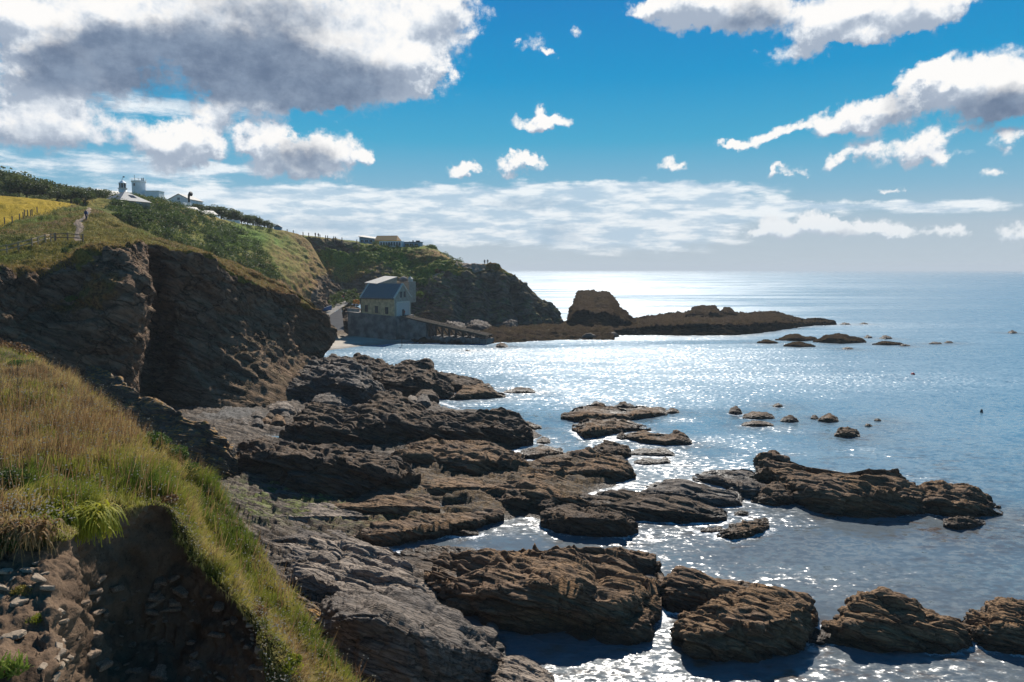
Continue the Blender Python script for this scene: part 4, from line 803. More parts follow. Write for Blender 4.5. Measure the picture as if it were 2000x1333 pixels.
# rock toes of the far headland
for i, (lab, cr, ba, mt) in enumerate([('sloping lit rock toe right of the boathouse', L(800,612,820,603,845,604,860,616,866,630), L(800,634,830,640,866,638), 'grey'),
    ('grey rock toe above the middle of the slipway', L(860,625,875,612,890,618,905,630,912,642), L(860,645,890,650,912,650), 'grey'), ('lit grey rock toe above the end of the slipway', L(905,632,920,616,940,618,952,632,962,645), L(905,650,935,654,962,652), 'grey'),
    ('rounded pale rock toe under the headland nose', L(978,628,990,606,1003,600,1010,612,1012,632), L(978,645,1000,648,1012,645), 'pale'), ('dark rock at the seaward foot of the slipway', L(968,676,976,670,985,672,992,677), L(968,679,980,680,992,679), 'dark')]):
    rock(lab, cr, ba, mt, .4, .12, None, 4.0, .8 if i < 4 else 0, seed=140+i, amp=1.2, foam=i == 4)
# shore boulders under the far headland: alike, so they share a label
ico = []
for k in range(4):
    th = RNG.random((1, 3))*10; nu_, nv_ = 18, 12
    a, b = np.meshgrid(np.linspace(0, 2*pi, nu_), np.linspace(0, pi, nv_), indexing='ij')
    S = np.stack([np.cos(a)*np.sin(b), np.sin(a)*np.sin(b), np.cos(b)*0.72], -1); S = S*(1+0.30*fbm(S*1.3+th, 3, 150+k)+0.12*ridged(S*3+th, 3, 160+k))[..., None]; S[-1] = S[0]
    ico.append((S, grid_faces(nu_, nv_)))
bm_ = [mesh_np('shore_boulder', s, f, mat=M[mm]) for (s, f), mm in zip(ico, ('grey', 'far', 'dark', 'grey'))]
used = set()
for i in range(58):
    pxr = 955+RNG.random()*270; t = RNG.random(); pyr = 640+t*20; pr = W(pxr, pyr, 0.3)
    k = i % 4; src = bm_[k]
    if k not in used: o = src; used.add(k)
    else: o = src.copy(); C.objects.link(o)
    o.location = pr; s_ = 0.45+1.3*RNG.random()**2; o.scale = (s_*1.2, s_, s_*0.8); o.rotation_euler = (RNG.random()*.5, RNG.random()*.5, RNG.random()*6)
    tag(o, 'weathered grey boulder strewn along the stony shore under the far headland', 'boulder', 'boulders along the stony shore of the far headland')

# ---------------------------------------------------------------- sea
pyl = np.concatenate([[527.9, 528.2, 528.7, 529.4, 530.5], np.linspace(532, 700, 90), np.linspace(702, 1340, 300), [1370, 1420, 1500, 1650]])
pxl = np.concatenate([np.linspace(-6000, -200, 12)[:-1], np.linspace(-200, 400, 40)[:-1], np.linspace(400, 2100, 420), np.linspace(2100, 8000, 12)[1:]])
gx, gy = np.meshgrid(pxl, pyl, indexing='ij')
d = np.stack([(gx-1000)/F, cos(PITCH)+(666.5-gy)/F*sin(PITCH), -sin(PITCH)+(666.5-gy)/F*cos(PITCH)], -1)
G = np.array([0, 0, CH])+d*(-CH/d[..., 2])[..., None]; G[..., 2] = 0
x, y = G[..., 0], G[..., 1]
near = np.full(x.shape, 1e9)
for pl in FOAM+[[tuple(p) for p in SW[4:34]]]:
    xs = [p[0] for p in pl]; ys = [p[1] for p in pl]; m = (x > min(xs)-7) & (x < max(xs)+7) & (y > min(ys)-7) & (y < max(ys)+7)
    if m.any(): near[m] = np.minimum(near[m], pldist(x[m], y[m], pl))
fz = fbm(G*0.18, 4, 171)
foam = np.exp(-(np.maximum(near, 0)/(0.9+0.9*np.clip(fz+0.3, 0, 1.5)))**1.3)*sstep(-0.35, 0.35, fbm(G*0.07, 3, 172)+0.12)
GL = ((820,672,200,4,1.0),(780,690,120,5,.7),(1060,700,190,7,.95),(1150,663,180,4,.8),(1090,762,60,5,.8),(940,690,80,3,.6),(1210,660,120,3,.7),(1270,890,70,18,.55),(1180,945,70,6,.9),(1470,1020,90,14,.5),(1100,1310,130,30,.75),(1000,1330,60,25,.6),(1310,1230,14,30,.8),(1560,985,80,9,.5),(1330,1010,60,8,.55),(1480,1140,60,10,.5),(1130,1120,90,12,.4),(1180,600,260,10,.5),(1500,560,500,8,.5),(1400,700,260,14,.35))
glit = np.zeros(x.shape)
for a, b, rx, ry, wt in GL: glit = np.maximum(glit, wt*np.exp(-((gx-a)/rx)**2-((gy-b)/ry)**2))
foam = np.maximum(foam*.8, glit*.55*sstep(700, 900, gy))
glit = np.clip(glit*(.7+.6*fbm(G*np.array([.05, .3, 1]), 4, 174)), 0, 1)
if True: pass
kelp = np.clip(np.exp(-(((gx-1750)/280)**2+((gy-915)/60)**2))*.6+np.exp(-(((gx-1850)/160)**2+((gy-1060)/70)**2))*.5+np.exp(-(((gx-1500)/420)**2+((gy-1300)/30)**2))*.9+np.exp(-((near)/2.2)**2)*.7, 0, 1)
shal = np.clip(sstep(760, 1150, gy)*0.9+np.exp(-(near/4)**2)*.5, 0, 1)
lee = np.clip(sstep(730, 850, gy)*(0.55+0.5*fz), 0, 1)*(1-0.7*np.exp(-((gy-1290)/60)**2))
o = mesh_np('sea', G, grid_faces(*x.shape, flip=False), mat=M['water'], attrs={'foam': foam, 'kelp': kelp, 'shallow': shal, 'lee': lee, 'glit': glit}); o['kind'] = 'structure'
# ---------------------------------------------------------------- buildings and made things
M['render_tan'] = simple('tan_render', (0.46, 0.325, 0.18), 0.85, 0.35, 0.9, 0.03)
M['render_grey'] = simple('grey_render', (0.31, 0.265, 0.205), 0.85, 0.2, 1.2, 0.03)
M['white_paint'] = simple('white_paint', (0.72, 0.73, 0.74), 0.6, 0.1, 2)
M['concrete'] = simple('concrete', (0.27, 0.25, 0.22), 0.95, 0.35, 0.8, 0.05, 0.03)
M['concrete_dark'] = simple('stained_concrete', (0.15, 0.135, 0.12), 0.85, 0.55, 0.5, 0.12)
M['coping'] = simple('coping_stone', (0.5, 0.46, 0.38), 0.8, 0.15)
M['dark_glass'] = simple('dark_glass', (0.02, 0.022, 0.025), 0.15, 0.1, spec=0.5)
M['timber'] = simple('weathered_timber', (0.16, 0.115, 0.075), 0.85, 0.4, 4, 0.02)
M['timber_dark'] = simple('wet_timber', (0.055, 0.04, 0.03), 0.8, 0.4, 3, 0.02)
M['fence_wood'] = simple('fence_wood', (0.30, 0.23, 0.15), 0.85, 0.3, 5)
M['door_pale'] = simple('pale_grey_door', (0.50, 0.53, 0.55), 0.6, 0.12, 6)
M['blue_paint'] = simple('blue_hull_paint', (0.03, 0.12, 0.30), 0.4, 0.15)
M['blue_wall'] = simple('blue_painted_wall', (0.16, 0.27, 0.36), 0.6, 0.1)
M['black'] = simple('black_iron', (0.02, 0.02, 0.022), 0.5, 0.2)
M['orange'] = simple('orange_plastic', (0.75, 0.27, 0.02), 0.5, 0.15)
M['red'] = simple('red_paint', (0.55, 0.03, 0.03), 0.5, 0.15)
M['yellow_wall'] = simple('ochre_wall', (0.75, 0.45, 0.12), 0.7, 0.12)
M['brown_roof'] = simple('brown_roof', (0.42, 0.235, 0.09), 0.8, 0.2, 3)
M['metal_roof'] = simple('pale_roof', (0.30, 0.275, 0.235), 0.6, 0.12, 1.5)
def slate_mat(name, a, b):
    m, t = newmat(name); g = t.obj()
    br = t.n('ShaderNodeTexBrick', None, Vector=t.mapping(g, (1, 1, 1)), Color1=a+(1,), Color2=b+(1,), Mortar=(0.03, 0.03, 0.035, 1), Scale=1.6)
    nz = t.noise(g, 1.5, 5, 0.6); col = t.mix(t.step(0.4, 0.7, nz), br.outputs[0], (0.20, 0.17, 0.10))
    finish(t, t.mix(0.35, br.outputs[0], col), 0.6, nz, 0.4, 0.03, 0.4); return m
M['slate'] = slate_mat('slate_roof', (0.155, 0.148, 0.14), (0.205, 0.196, 0.185))
M['slate_pale'] = slate_mat('pale_slate_roof', (0.27, 0.26, 0.26), (0.33, 0.32, 0.31))
def V3(*a): return Vector(a)
def window(par, x0, x1, z0, z1, y, ny=-1, fm=None):
    """a framed window on a wall lying in local XZ at local y, facing ny"""
    f = MB(); t = 0.09; d0, d1 = (y, y+ny*0.07) if ny > 0 else (y+ny*0.07, y)
    f.box(x0-t, x0, d0, d1, z0-t, z1+t); f.box(x1, x1+t, d0, d1, z0-t, z1+t); f.box(x0, x1, d0, d1, z1, z1+t); f.box(x0, x1, d0, d1, z0-t, z0)
    f.box((x0+x1)/2-.03, (x0+x1)/2+.03, d0, d1-0.01 if ny > 0 else d1, z0, z1)
    w = f.build('window', fm or M['white_paint'], par); p = MB(); p.box(x0, x1, *( (y, y+.02) if ny > 0 else (y-.02, y)), z0, z1); p.build('pane', M['dark_glass'], w); return w
def gable_house(name, label, loc, rz, w, l, h, rise, wallm, roofm, wins=(), over=0.25, cat='house', sink=3.0, group=None):
    """local x along the gable (0..w), y away (0..l); the gable wall faces -y"""
    r = empty(name, loc, rz, label, cat, group); m = MB()
    pts = [(0, 0), (w, 0), (w, h), (w/2, h+rise), (0, h)]
    m.add([(x, 0, z if k > 1 else -sink) for k, (x, z) in enumerate(pts)]+[(x, l, z if k > 1 else -sink) for k, (x, z) in enumerate(pts)],
          [(0,1,2,3,4),(9,8,7,6,5),(0,5,6,1),(1,6,7,2),(0,4,9,5),(2,7,8,3),(3,8,9,4)])
    m.build('wall', wallm, r)
    q = MB(); dx = w/2; s_ = rise/dx; t = 0.16
    for sg in (-1, 1):
        x_e = w/2+sg*(dx+over); z_e = h-over*s_+0.02; a = [(x_e, -over, z_e), (w/2, -over, h+rise+0.02), (w/2, l+over, h+rise+0.02), (x_e, l+over, z_e)]
        b = [(x, y, z+t) for x, y, z in a]; q.add(a+b, [(0,1,2,3),(7,6,5,4),(0,4,5,1),(1,5,6,2),(2,6,7,3),(3,7,4,0)])
    q.build('roof', roofm, r)
    for wn in wins: window(r, *wn, -0.0)
    return r
# --- old lifeboat house
c0 = Vector(P(771, 618, 201)); rz = atan2(-0.39, 0.92)
BH = empty('boathouse', c0, rz, 'old tan walled boathouse with slate roof standing at the head of the slipway', 'boathouse')
Lh, Wh, h_, rise = 11.3, 8.8, 5.1, 3.75
m = MB()
m.add([(-Lh,0,-1),(0,0,-1),(0,Wh,-1),(-Lh,Wh,-1),(-Lh,0,h_),(0,0,h_),(0,Wh,h_),(-Lh,Wh,h_),(-Lh,Wh/2,h_+rise),(0,Wh/2,h_+rise)],
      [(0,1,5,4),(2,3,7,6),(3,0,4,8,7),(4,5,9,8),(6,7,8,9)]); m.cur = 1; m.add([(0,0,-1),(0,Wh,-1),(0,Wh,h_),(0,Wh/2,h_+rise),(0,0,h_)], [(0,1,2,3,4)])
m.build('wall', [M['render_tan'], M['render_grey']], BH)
q = MB(); s_ = rise/(Wh/2)
for sg in (-1, 1):
    ye = Wh/2+sg*(Wh/2+0.3); ze = h_-0.3*s_+0.03
    a = [(-Lh+0.15, ye, ze), (-0.15, ye, ze), (-0.15, Wh/2, h_+rise+0.03), (-Lh+0.15, Wh/2, h_+rise+0.03)]; b = [(x, y, z+0.18) for x, y, z in a]
    q.add(a+b, [(0,1,2,3),(7,6,5,4),(0,4,5,1),(1,5,6,2),(2,6,7,3),(3,7,4,0)])
q.build('roof', M['slate'], BH)
for xx in (0.0, -Lh):
    k = MB()
    for sg in (-1, 1): k.bar((xx, Wh/2+sg*(Wh/2+0.25), h_-0.2*s_+0.12), (xx, Wh/2+sg*0.02, h_+rise+0.2), 0.42, 0.34)
    k.build('coping', M['coping'], BH)
g_ = MB(); g_.bar((-Lh, -0.34, h_-0.32), (0, -0.34, h_-0.32), 0.14); g_.bar((-Lh+.1, -0.12, h_-0.3), (-Lh+.1, -0.12, -0.5), 0.12); g_.build('gutter', M['black'], BH)
for x in (-9.4, -6.0, -2.6):
    window(BH, x-0.42, x+0.42, 1.2-(x+11)*0.07, 3.0-(x+11)*0.07, 0.0, -1, M['timber_dark'])
ge = empty('gable_front', (0, 0, 0)); ge.parent = BH; ge.rotation_euler = (0, 0, pi/2)   # its local x runs along the gable
for y in (Wh/2-1.0, Wh/2+1.0): window(ge, y-0.4, y+0.4, 5.2, 6.7, 0.0, -1, M['timber_dark'])
def door_mat():
    mm, t = newmat('lattice_door'); g = t.obj()
    c = t.n('ShaderNodeTexChecker', None, Vector=t.mapping(g, (1, 1, 1), (R(45), 0, 0)), Color1=(0.52, 0.51, 0.47, 1), Color2=(0.30, 0.295, 0.275, 1), Scale=3.2)
    finish(t, c.outputs[0], 0.6, t.noise(g, 3), 0.2, 0.02); return mm
k = MB(); k.box(1.1, 7.7, -0.06, 0.0, -0.6, 3.6); k.build('door', door_mat(), ge)
k = MB(); k.box(0.8, 8.0, -0.22, 0.0, 3.6, 4.0); k.box(0.75, 1.1, -0.16, 0, -0.6, 3.6); k.box(7.7, 8.05, -0.16, 0, -0.6, 3.6); k.build('door_frame', M['coping'], ge)
k = MB(); k.box(3.9, 4.9, -0.10, -0.06, -0.5, 1.7); k.build('doorway_shade', M['black'], ge)  # black panel stands in for the shade inside the open doorway
# --- sea wall and slipway
SW_ = empty('sea_wall', c0, rz, 'tall stained concrete sea wall holding up the boathouse above the beach', 'sea wall')
k = MB(); k.add([(-15.5,-0.7,-8),(0.6,-0.7,-8),(0.6,9.5,-8),(-15.5,9.5,-8),(-15.5,-0.5,0.95),(0.6,-0.5,-0.12),(0.6,9.5,-0.12),(-15.5,9.5,0.95)], [(0,3,2,1),(4,5,6,7),(0,1,5,4),(1,2,6,5),(2,3,7,6),(3,0,4,7)]); k.build('wall', M['concrete_dark'], SW_)
k = MB(); k.bar((-15.5, -0.45, 1.45), (-11.6, -0.45, 1.35), 0.4, 0.9); k.build('parapet', M['concrete'], SW_)
k = MB(); k.add([(0.6,1.6,-8),(9.0,1.6,-8),(9.0,7.0,-8),(0.6,7.0,-8),(0.6,1.8,-0.35),(9.0,1.8,-1.95),(9.0,6.8,-1.95),(0.6,6.8,-0.35)], [(0,3,2,1),(4,5,6,7),(0,1,5,4),(1,2,6,5),(2,3,7,6),(3,0,4,7)]); k.build('abutment', M['concrete_dark'], SW_)
SL = empty('slipway', c0, rz, 'long timber slipway on trestle legs running from the boathouse down to the sea', 'slipway')
S0, S1 = V3(0.3, 4.3, -0.15), V3(27.2, 4.3, -4.75); ds = (S1-S0)
k = MB()
for i in range(62):
    t0 = i/62; a = S0+ds*t0; b = S0+ds*(t0+0.0125); k.bar(a.lerp(b, .5)+V3(0, -2.1, 0.05*(i % 3)/3), a.lerp(b, .5)+V3(0, 2.1, 0.05*((i+1) % 3)/3), 0.34, 0.12)
k.build('deck', M['timber'], SL)
for y in (-1.95, 1.95, -0.6, 0.6):
    k = MB(); k.bar(S0+V3(0, y, 0.12), S1+V3(0, y, 0.12), 0.14, 0.18); k.build('rail', M['timber'], SL)
for y in (-1.8, 1.8):
    k = MB(); k.bar(S0+V3(0, y, -0.25), S1+V3(0, y, -0.25), 0.25, 0.36); k.build('beam', M['timber_dark'], SL)
zb = -6.4
for i, x in enumerate(np.linspace(9.6, 26.6, 9)):
    tp = S0+ds*((x-0.3)/26.9)
    ft = MB(); ft.box(x-1.0, x+0.9, 1.9, 6.7, zb-0.6, zb+0.75+0.25*(i % 2)); ft.build('footing', M['concrete_dark'], SL)
    for y in (-1.7, 1.7):
        k = MB(); k.bar(V3(x, 4.3+y*1.1, zb), V3(x, 4.3+y, tp.z-0.3), 0.32); k.build('leg', M['timber_dark'], SL)
        if i < 8:
            k = MB(); x2 = x+17.0/8; t2 = S0+ds*((x2-0.3)/26.9); k.bar(V3(x, 4.3+y*1.08, tp.z-0.4), V3(x2, 4.3+y*1.08, zb+0.9), 0.2); k.build('brace', M['timber_dark'], SL)
    k = MB(); k.bar(V3(x, 2.5, tp.z-0.5), V3(x, 6.2, zb+0.8), 0.18); k.build('cross_brace', M['timber_dark'], SL)
# --- building with the pale sloping roof, and the stone store
def poly_building(name, label, top, drop, wallm, roofm, cat, thick=0.3, over=0.0):
    cen = sum((Vector(p) for p in top), Vector())/len(top); r = empty(name, cen, 0, label, cat); T = [Vector(p)-cen for p in top]; n = len(T)
    q = MB(); q.add([p*1.05 for p in T]+[p*1.05+V3(0, 0, thick) for p in T], [tuple(range(n))[::-1], tuple(range(n, 2*n))]+[(i, (i+1) % n, n+(i+1) % n, n+i) for i in range(n)]); q.build('roof', roofm, r)
    zb_ = min(p.z for p in T)-drop; k = MB(); k.add([V3(p.x, p.y, zb_) for p in T]+[p-V3(0, 0, 0.02) for p in T], [tuple(range(n))[::-1], tuple(range(n, 2*n))]+[(i, (i+1) % n, n+(i+1) % n, n+i) for i in range(n)]); k.build('wall', wallm, r); return r
poly_building('boat_store', 'grey block with a pale sloping flat roof just behind the boathouse', [P(713, 554, 212), P(737, 556, 208), P(775, 543, 217), P(751, 541.5, 223)], 6, M['render_grey'], M['metal_roof'], 'store')
pc = Vector(P(790, 572, 222)); st = empty('winch_house', pc, rz, 'small grey stone winch house with a boulder like dome, right of the boat store', 'winch house')
k = MB(); k.box(-2.2, 2.6, -1.5, 2.5, -3, 3.4); k.build('wall', M['render_grey'], st)
k = MB(); k.tube([(-0.6, .5, 3.4), (-0.6, .5, 3.9), (-0.6, .5, 4.6), (-0.6, .5, 5.0)], [1.3, 1.45, 1.0, 0.25], 12); k.build('dome', M['concrete_dark'], st, True)
k = MB(); k.box(1.3, 2.4, 0, 1.2, 3.4, 4.3); k.add([(1.2,-.1,4.3),(2.5,-.1,4.3),(2.5,1.3,4.3),(1.2,1.3,4.3),(1.85,.6,5.0)], [(0,1,4),(1,2,4),(2,3,4),(3,0,4),(3,2,1,0)]); k.build('chimney', M['coping'], st)
# --- slip road up from the beach
def strip(name, a, b, mat, n=60, nv=10):
    A = np.array([[P(*p) for p in a], [P(*p) for p in b]]).transpose(1, 0, 2); G = catmull(A, n, 0); t = np.linspace(0, 1, nv)[None, :, None]
    G = G[:, :1]*(1-t)+G[:, 1:]*t; nn, fl = outward(G)
    under = G.copy(); under[..., 2] -= 2.5
    o = mesh_np(name, G, grid_faces(n, nv, flip=fl), mat=mat, smooth=False); o['kind'] = 'structure'; return o
strip('slip_road', [(608,628,206),(632,609,222),(655,595,238),(674,588,250)], [(634,624,206),(650,612,214),(667,601,223),(690,588,240)], M['concrete'])
def ramp_mat():
    mm, t = newmat('grooved_concrete'); g = t.geo(); pos = g.outputs['Position']
    wv = t.n('ShaderNodeTexWave', {'bands_direction': 'Y'}, Vector=pos, Scale=0.55, Distortion=2.0); nz = t.noise(pos, 0.6, 6, .6)
    finish(t, t.mix(wv.outputs[1], t.mix(nz, (0.05, 0.05, 0.053), (0.10, 0.10, 0.103)), t.mix(nz, (0.09, 0.09, 0.093), (0.14, 0.138, 0.135))), 0.95, wv.outputs[1], 0.6, 0.08, 0.02); return mm
strip('slip_ramp', [(634,624.5,206),(650,612.5,214),(667,601.5,223)], [(626,648,196),(650,647,197),(672,645,199)], ramp_mat())
# boat
def hull(label, loc, rz_, mats, ln=4.6, wd=1.7, ht=0.85, name='rowing_boat', cat='boat'):
    r = empty(name, loc, rz_, label, cat); nu, nv = 25, 15; t = np.linspace(0, 1, nu); a = np.linspace(-1, 1, nv)
    T, A_ = np.meshgrid(t, a, indexing='ij'); w_ = wd/2*np.clip(1-np.abs(2*T-0.8)**2.6/1.9, 0.02, 1)*np.sqrt(np.clip(1-T**6, 0.0008, 1))
    sh = ht*(1+0.55*(T-0.35)**2*2); G = np.stack([(T-0.5)*ln+0.25*(T > .9)*(np.abs(A_)), w_*np.sign(A_)*np.abs(A_)**0.6, sh*np.abs(A_)**2.2], -1)
    mesh_np('hull', G, np.concatenate([grid_faces(nu, nv), ]), mat=mats[0], parent=r)
    I = G*np.array([.97, .93, .93])+np.array([0, 0, .06]); mesh_np('inside', I, grid_faces(nu, nv, flip=True), mat=mats[1], parent=r)
    k = MB(); k.tube([tuple(p) for p in G[:, 0]], [.05]*nu, 6); k.tube([tuple(p) for p in G[:, -1]], [.05]*nu, 6); k.build('gunwale', mats[1], r)
    for x in (-0.9, 0.4): k = MB(); k.box(x-.14, x+.14, -wd*.4, wd*.4, ht*.68, ht*.73); k.build('seat', M['fence_wood'], r)
    return r
hull('blue rowing boat with pale gunwales pulled up on the slip road', P(631, 608, 219), R(18), (M['blue_paint'], M['white_paint']), 5.0, 1.9, 1.0).rotation_euler = (0, R(-6), R(18))
tr = empty('gear_trailer', P(695, 598, 214), rz, 'pale trailer piled with orange and yellow gear beside the boathouse', 'trailer')
k = MB(); k.box(-1.1, 1.1, -.7, .7, .35, .6); k.bar((1.1, 0, .45), (2.0, 0, .4), .1); k.build('bed', M['white_paint'], tr)
for y in (-.78, .78): k = MB(); k.tube([(0, y-.08, .3), (0, y+.08, .3)], [.3, .3], 14); k.build('wheel', M['black'], tr)
k = MB()
for i in range(9): x, y, z = -0.8+0.65*(i % 3), -0.35+0.35*(i % 2), .62+.42*(i//3); k.box(x, x+.6, y, y+.5, z, z+.38)
k.build('gear', M['orange'], tr)
sg = empty('warning_sign', P(670, 590, 240), 0.2, 'small red and white sign on a post by the top of the slip road', 'sign')
k = MB(); k.bar((0,0,-.5), (0,0,1.4), .09); k.build('post', M['fence_wood'], sg); k = MB(); k.box(-.5, .5, -.05, .0, .7, 1.9); k.build('board', M['red'], sg); k = MB(); k.box(-.3, .3, -.07, -.05, 1.15, 1.5); k.build('panel', M['white_paint'], sg)
mk = empty('marker_post', P(785, 673, 187), 0.1, 'dark marker post with a square board standing in the shallows below the sea wall', 'post')
k = MB(); k.bar((0,0,-.5), (0,0,2.2), .16); k.build('post', M['timber_dark'], mk); k = MB(); k.box(-.1, .75, -.05, .03, 1.3, 2.3); k.build('board', M['black'], mk)
by = MB(); by.tube([(0,0,-.3),(0,0,-.1),(0,0,.12),(0,0,.3),(0,0,.38)], [.1,.34,.38,.25,.06], 14); o = by.build('buoy', M['red'], None, True); o.location = W(1783, 732, 0); tag(o, 'small red mooring buoy floating on the open water', 'buoy')
by = MB(); by.tube([(0,0,-.3),(0,0,0),(0,0,.35),(0,0,.5)], [.12,.2,.13,.04], 12); o = by.build('buoy', M['black'], None, True); o.location = W(1917, 806, 0); tag(o, 'tiny black float on the water at the far right', 'buoy')

# --- hilltop houses
ec = Vector(P(235, 391, 200)); hr = empty('house', ec, R(-28.5)+pi, 'grey house with a pyramid hipped roof at the top of the turf slope', 'house')
s = 8.9; hh = 2.6; rs = 3.0      # local axes point away from the camera-facing corner
hr.rotation_euler = (0, 0, R(61.3))
k = MB(); k.box(0, s, 0, s, -hh-2, 0); k.build('wall', M['render_grey'], hr)
k = MB(); e_ = 0.35; k.add([(-e_,-e_,0),(s+e_,-e_,0),(s+e_,s+e_,0),(-e_,s+e_,0),(s/2,s/2,rs)], [(3,2,1,0),(0,1,4),(1,2,4),(2,3,4),(3,0,4)]); rf = k.build('roof', M['slate_pale'], hr)
k = MB(); k.add([(s*.45, .28*s, rs*.62), (s*.62, .28*s, rs*.62), (s*.66, .14*s, rs*.34), (s*.45, .14*s, rs*.34)], [(0, 1, 2, 3)]); k.build('skylight', M['dark_glass'], rf)
window(hr, 1.2, 2.3, -1.3, -.4, 0.0); window(hr, 4.6, 5.9, -1.3, -.4, 0.0)
hl = empty('left_front', (0, 0, 0)); hl.parent = hr; hl.rotation_euler = (0, 0, pi/2); hl.scale = (1, -1, 1)
window(hl, 1.0, 2.2, -1.3, -.4, 0.0); window(hl, 4.8, 6.0, -1.3, -.4, 0.0)
gable_house('house', 'white gabled house half hidden behind the grey hipped house', P(174, 396, 216), R(-14), 6.2, 8, 1.0, 2.8, M['white_paint'], M['slate_pale'], [(2.2, 3.1, .7, 1.5)])
gable_house('house', 'white gabled building with a row of chimneys on the hill', P(329, 398, 262), R(-6), 8.0, 9, 1.4, 1.9, M['white_paint'], M['slate'], [(3.5, 4.4, 1.2, 2.1)])
hg = [o for o in C.objects if o.name.startswith('house') and o.get('label', '').startswith('white gabled building')][0]
for i in range(4): k = MB(); k.box(1.7+.55*i, 2.05+.55*i, 1.5, 2.0, 2.0, 3.0+.12*i); k.build('chimney', M['black'], hg)
fh = empty('fog_horn', P(369, 391, 258), 0, 'black curved fog horn beside the white gabled building', 'fog horn')
k = MB(); k.tube([(0,0,-1),(0,0,1.0),(.1,0,1.7),(.5,-.1,2.1),(.9,-.3,2.1)], [.32,.36,.42,.6,.85], 12); k.build('horn', M['black'], fh, True)
k = MB(); k.box(-.6, .6, -.6, .6, -2, -.9); k.build('plinth', M['white_paint'], fh)
gable_house('house', 'low white cottage with a bright roof below the gabled building', P(346, 421, 246), R(-24), 4.3, 6.2, 1.0, 1.9, M['white_paint'], M['metal_roof'], [(1.6, 2.5, .3, 1.0)])
gable_house('house', 'low white cottage with a bright roof, farther down the hill', P(379, 424, 250), R(-28), 4.4, 6.0, 0.9, 1.3, M['white_paint'], M['metal_roof'], [(1.6, 2.6, .2, .8)])
b_ = MB(); b_.box(0, 3, 0, 3, -2, 1.2); o = b_.build('outbuilding', M['white_paint']); o.location = P(341, 402, 250); tag(o, 'small flat white outbuilding between the gabled building and the cottages', 'outbuilding')
wl_ = MB(); wl_.box(0, 8, 0, .3, -1.2, .9); o = wl_.build('garden_wall', M['white_paint']); o.location = P(422, 433, 256); o.rotation_euler = (0, R(3), R(12)); tag(o, 'low white garden wall under the trees right of the cottages', 'wall')
# lighthouse
lt = empty('lighthouse', P(240, 376, 330), 0, 'white lighthouse lantern tower with a conical cap above the scrub', 'lighthouse')
k = MB(); k.tube([(0,0,-6),(0,0,1.6)], [1.9,1.7], 24); k.build('tower', M['white_paint'], lt, True)
k = MB(); k.tube([(0,0,1.6),(0,0,1.8)], [2.1,2.1], 24); k.build('gallery', M['white_paint'], lt)
k = MB(); k.tube([(0,0,1.8),(0,0,3.9)], [1.45,1.45], 16); k.build('lantern', M['dark_glass'], lt)
k = MB()
for i in range(8): a = i*pi/4; k.bar((1.48*cos(a),1.48*sin(a),1.8),(1.48*cos(a),1.48*sin(a),3.9),.14)
k.build('lantern_bar', M['white_paint'], lt)
k = MB(); k.tube([(0,0,3.9),(0,0,4.1),(0,0,5.2),(0,0,5.3),(0,0,6.2)], [1.7,1.7,.35,.16,.12], 16); k.build('cap', M['white_paint'], lt)
k = MB(); k.bar((0,0,6.1),(.9,0,7.0),.12); k.box(.3,1.1,-.05,.05,6.6,7.1); k.build('vane', M['black'], lt)
wt = empty('water_tower', P(272, 378, 330), 0, 'broad pale round tower with railings and aerials beside the lighthouse', 'tower')
k = MB(); k.tube([(0,0,-6),(0,0,4.9),(0,0,5.0),(0,0,5.4)], [2.95,2.9,3.15,3.15], 32); k.build('drum', M['white_paint'], wt, False)
k = MB(); k.tube([(3.05*cos(2*pi*i/24),3.05*sin(2*pi*i/24),6.2) for i in range(25)], [.03]*25, 5)
for i in range(12): a = i*pi/6; k.bar((3.05*cos(a),3.05*sin(a),5.4),(3.05*cos(a),3.05*sin(a),6.2),.04)
k.build('railing', M['black'], wt)
k = MB(); k.bar((-1.8,0,5.4),(-1.8,0,8.2),.12); k.bar((-.2,0,5.4),(-.2,0,6.9),.1); k.bar((1.5,0,5.4),(1.5,0,6.8),.3); k.bar((2.2,0,5.4),(2.2,0,6.9),.25); k.build('aerial', M['black'], wt)
k = MB(); k.box(-.9,-.3,-3.0,-2.8,3.0,4.2); k.build('window', M['dark_glass'], wt)
b_ = MB(); b_.box(0, 6, 0, 5, -5, 2.3); b_.box(-.15, 6.15, -.15, 5.15, 2.3, 2.55); o = b_.build('keepers_block', M['white_paint']); o.location = P(284.5, 384, 326); tag(o, 'flat roofed white block adjoining the round tower', 'building')
# path end: blue hut, cafe
bh = empty('hut', P(535, 450, 268), R(8), 'small blue grey hut where the trees end along the skyline', 'hut')
k = MB(); k.box(0, 2.6, 0, 2.4, -1.5, 1.2); k.build('wall', M['blue_wall'], bh); k = MB(); k.add([(-.2,-.2,1.2),(2.8,-.2,1.2),(2.8,2.6,1.2),(-.2,2.6,1.2),(1.3,-.2,2.1),(1.3,2.6,2.1)], [(3,2,1,0),(0,1,4),(2,3,5),(1,2,5,4),(3,0,4,5)]); k.build('roof', M['slate'], bh)
cb = empty('cabin', P(702, 474, 291), R(-8), 'white cabin with a slanting pale roof, left of the ochre cafe', 'cabin')
k = MB(); k.add([(0,0,-2),(6.4,0,-2),(6.4,5,-2),(0,5,-2),(0,0,2.2),(6.4,0,1.3),(6.4,5,1.3),(0,5,2.2)], [(0,3,2,1),(4,5,6,7),(0,1,5,4),(1,2,6,5),(2,3,7,6),(3,0,4,7)]); k.build('wall', M['blue_wall'], cb)
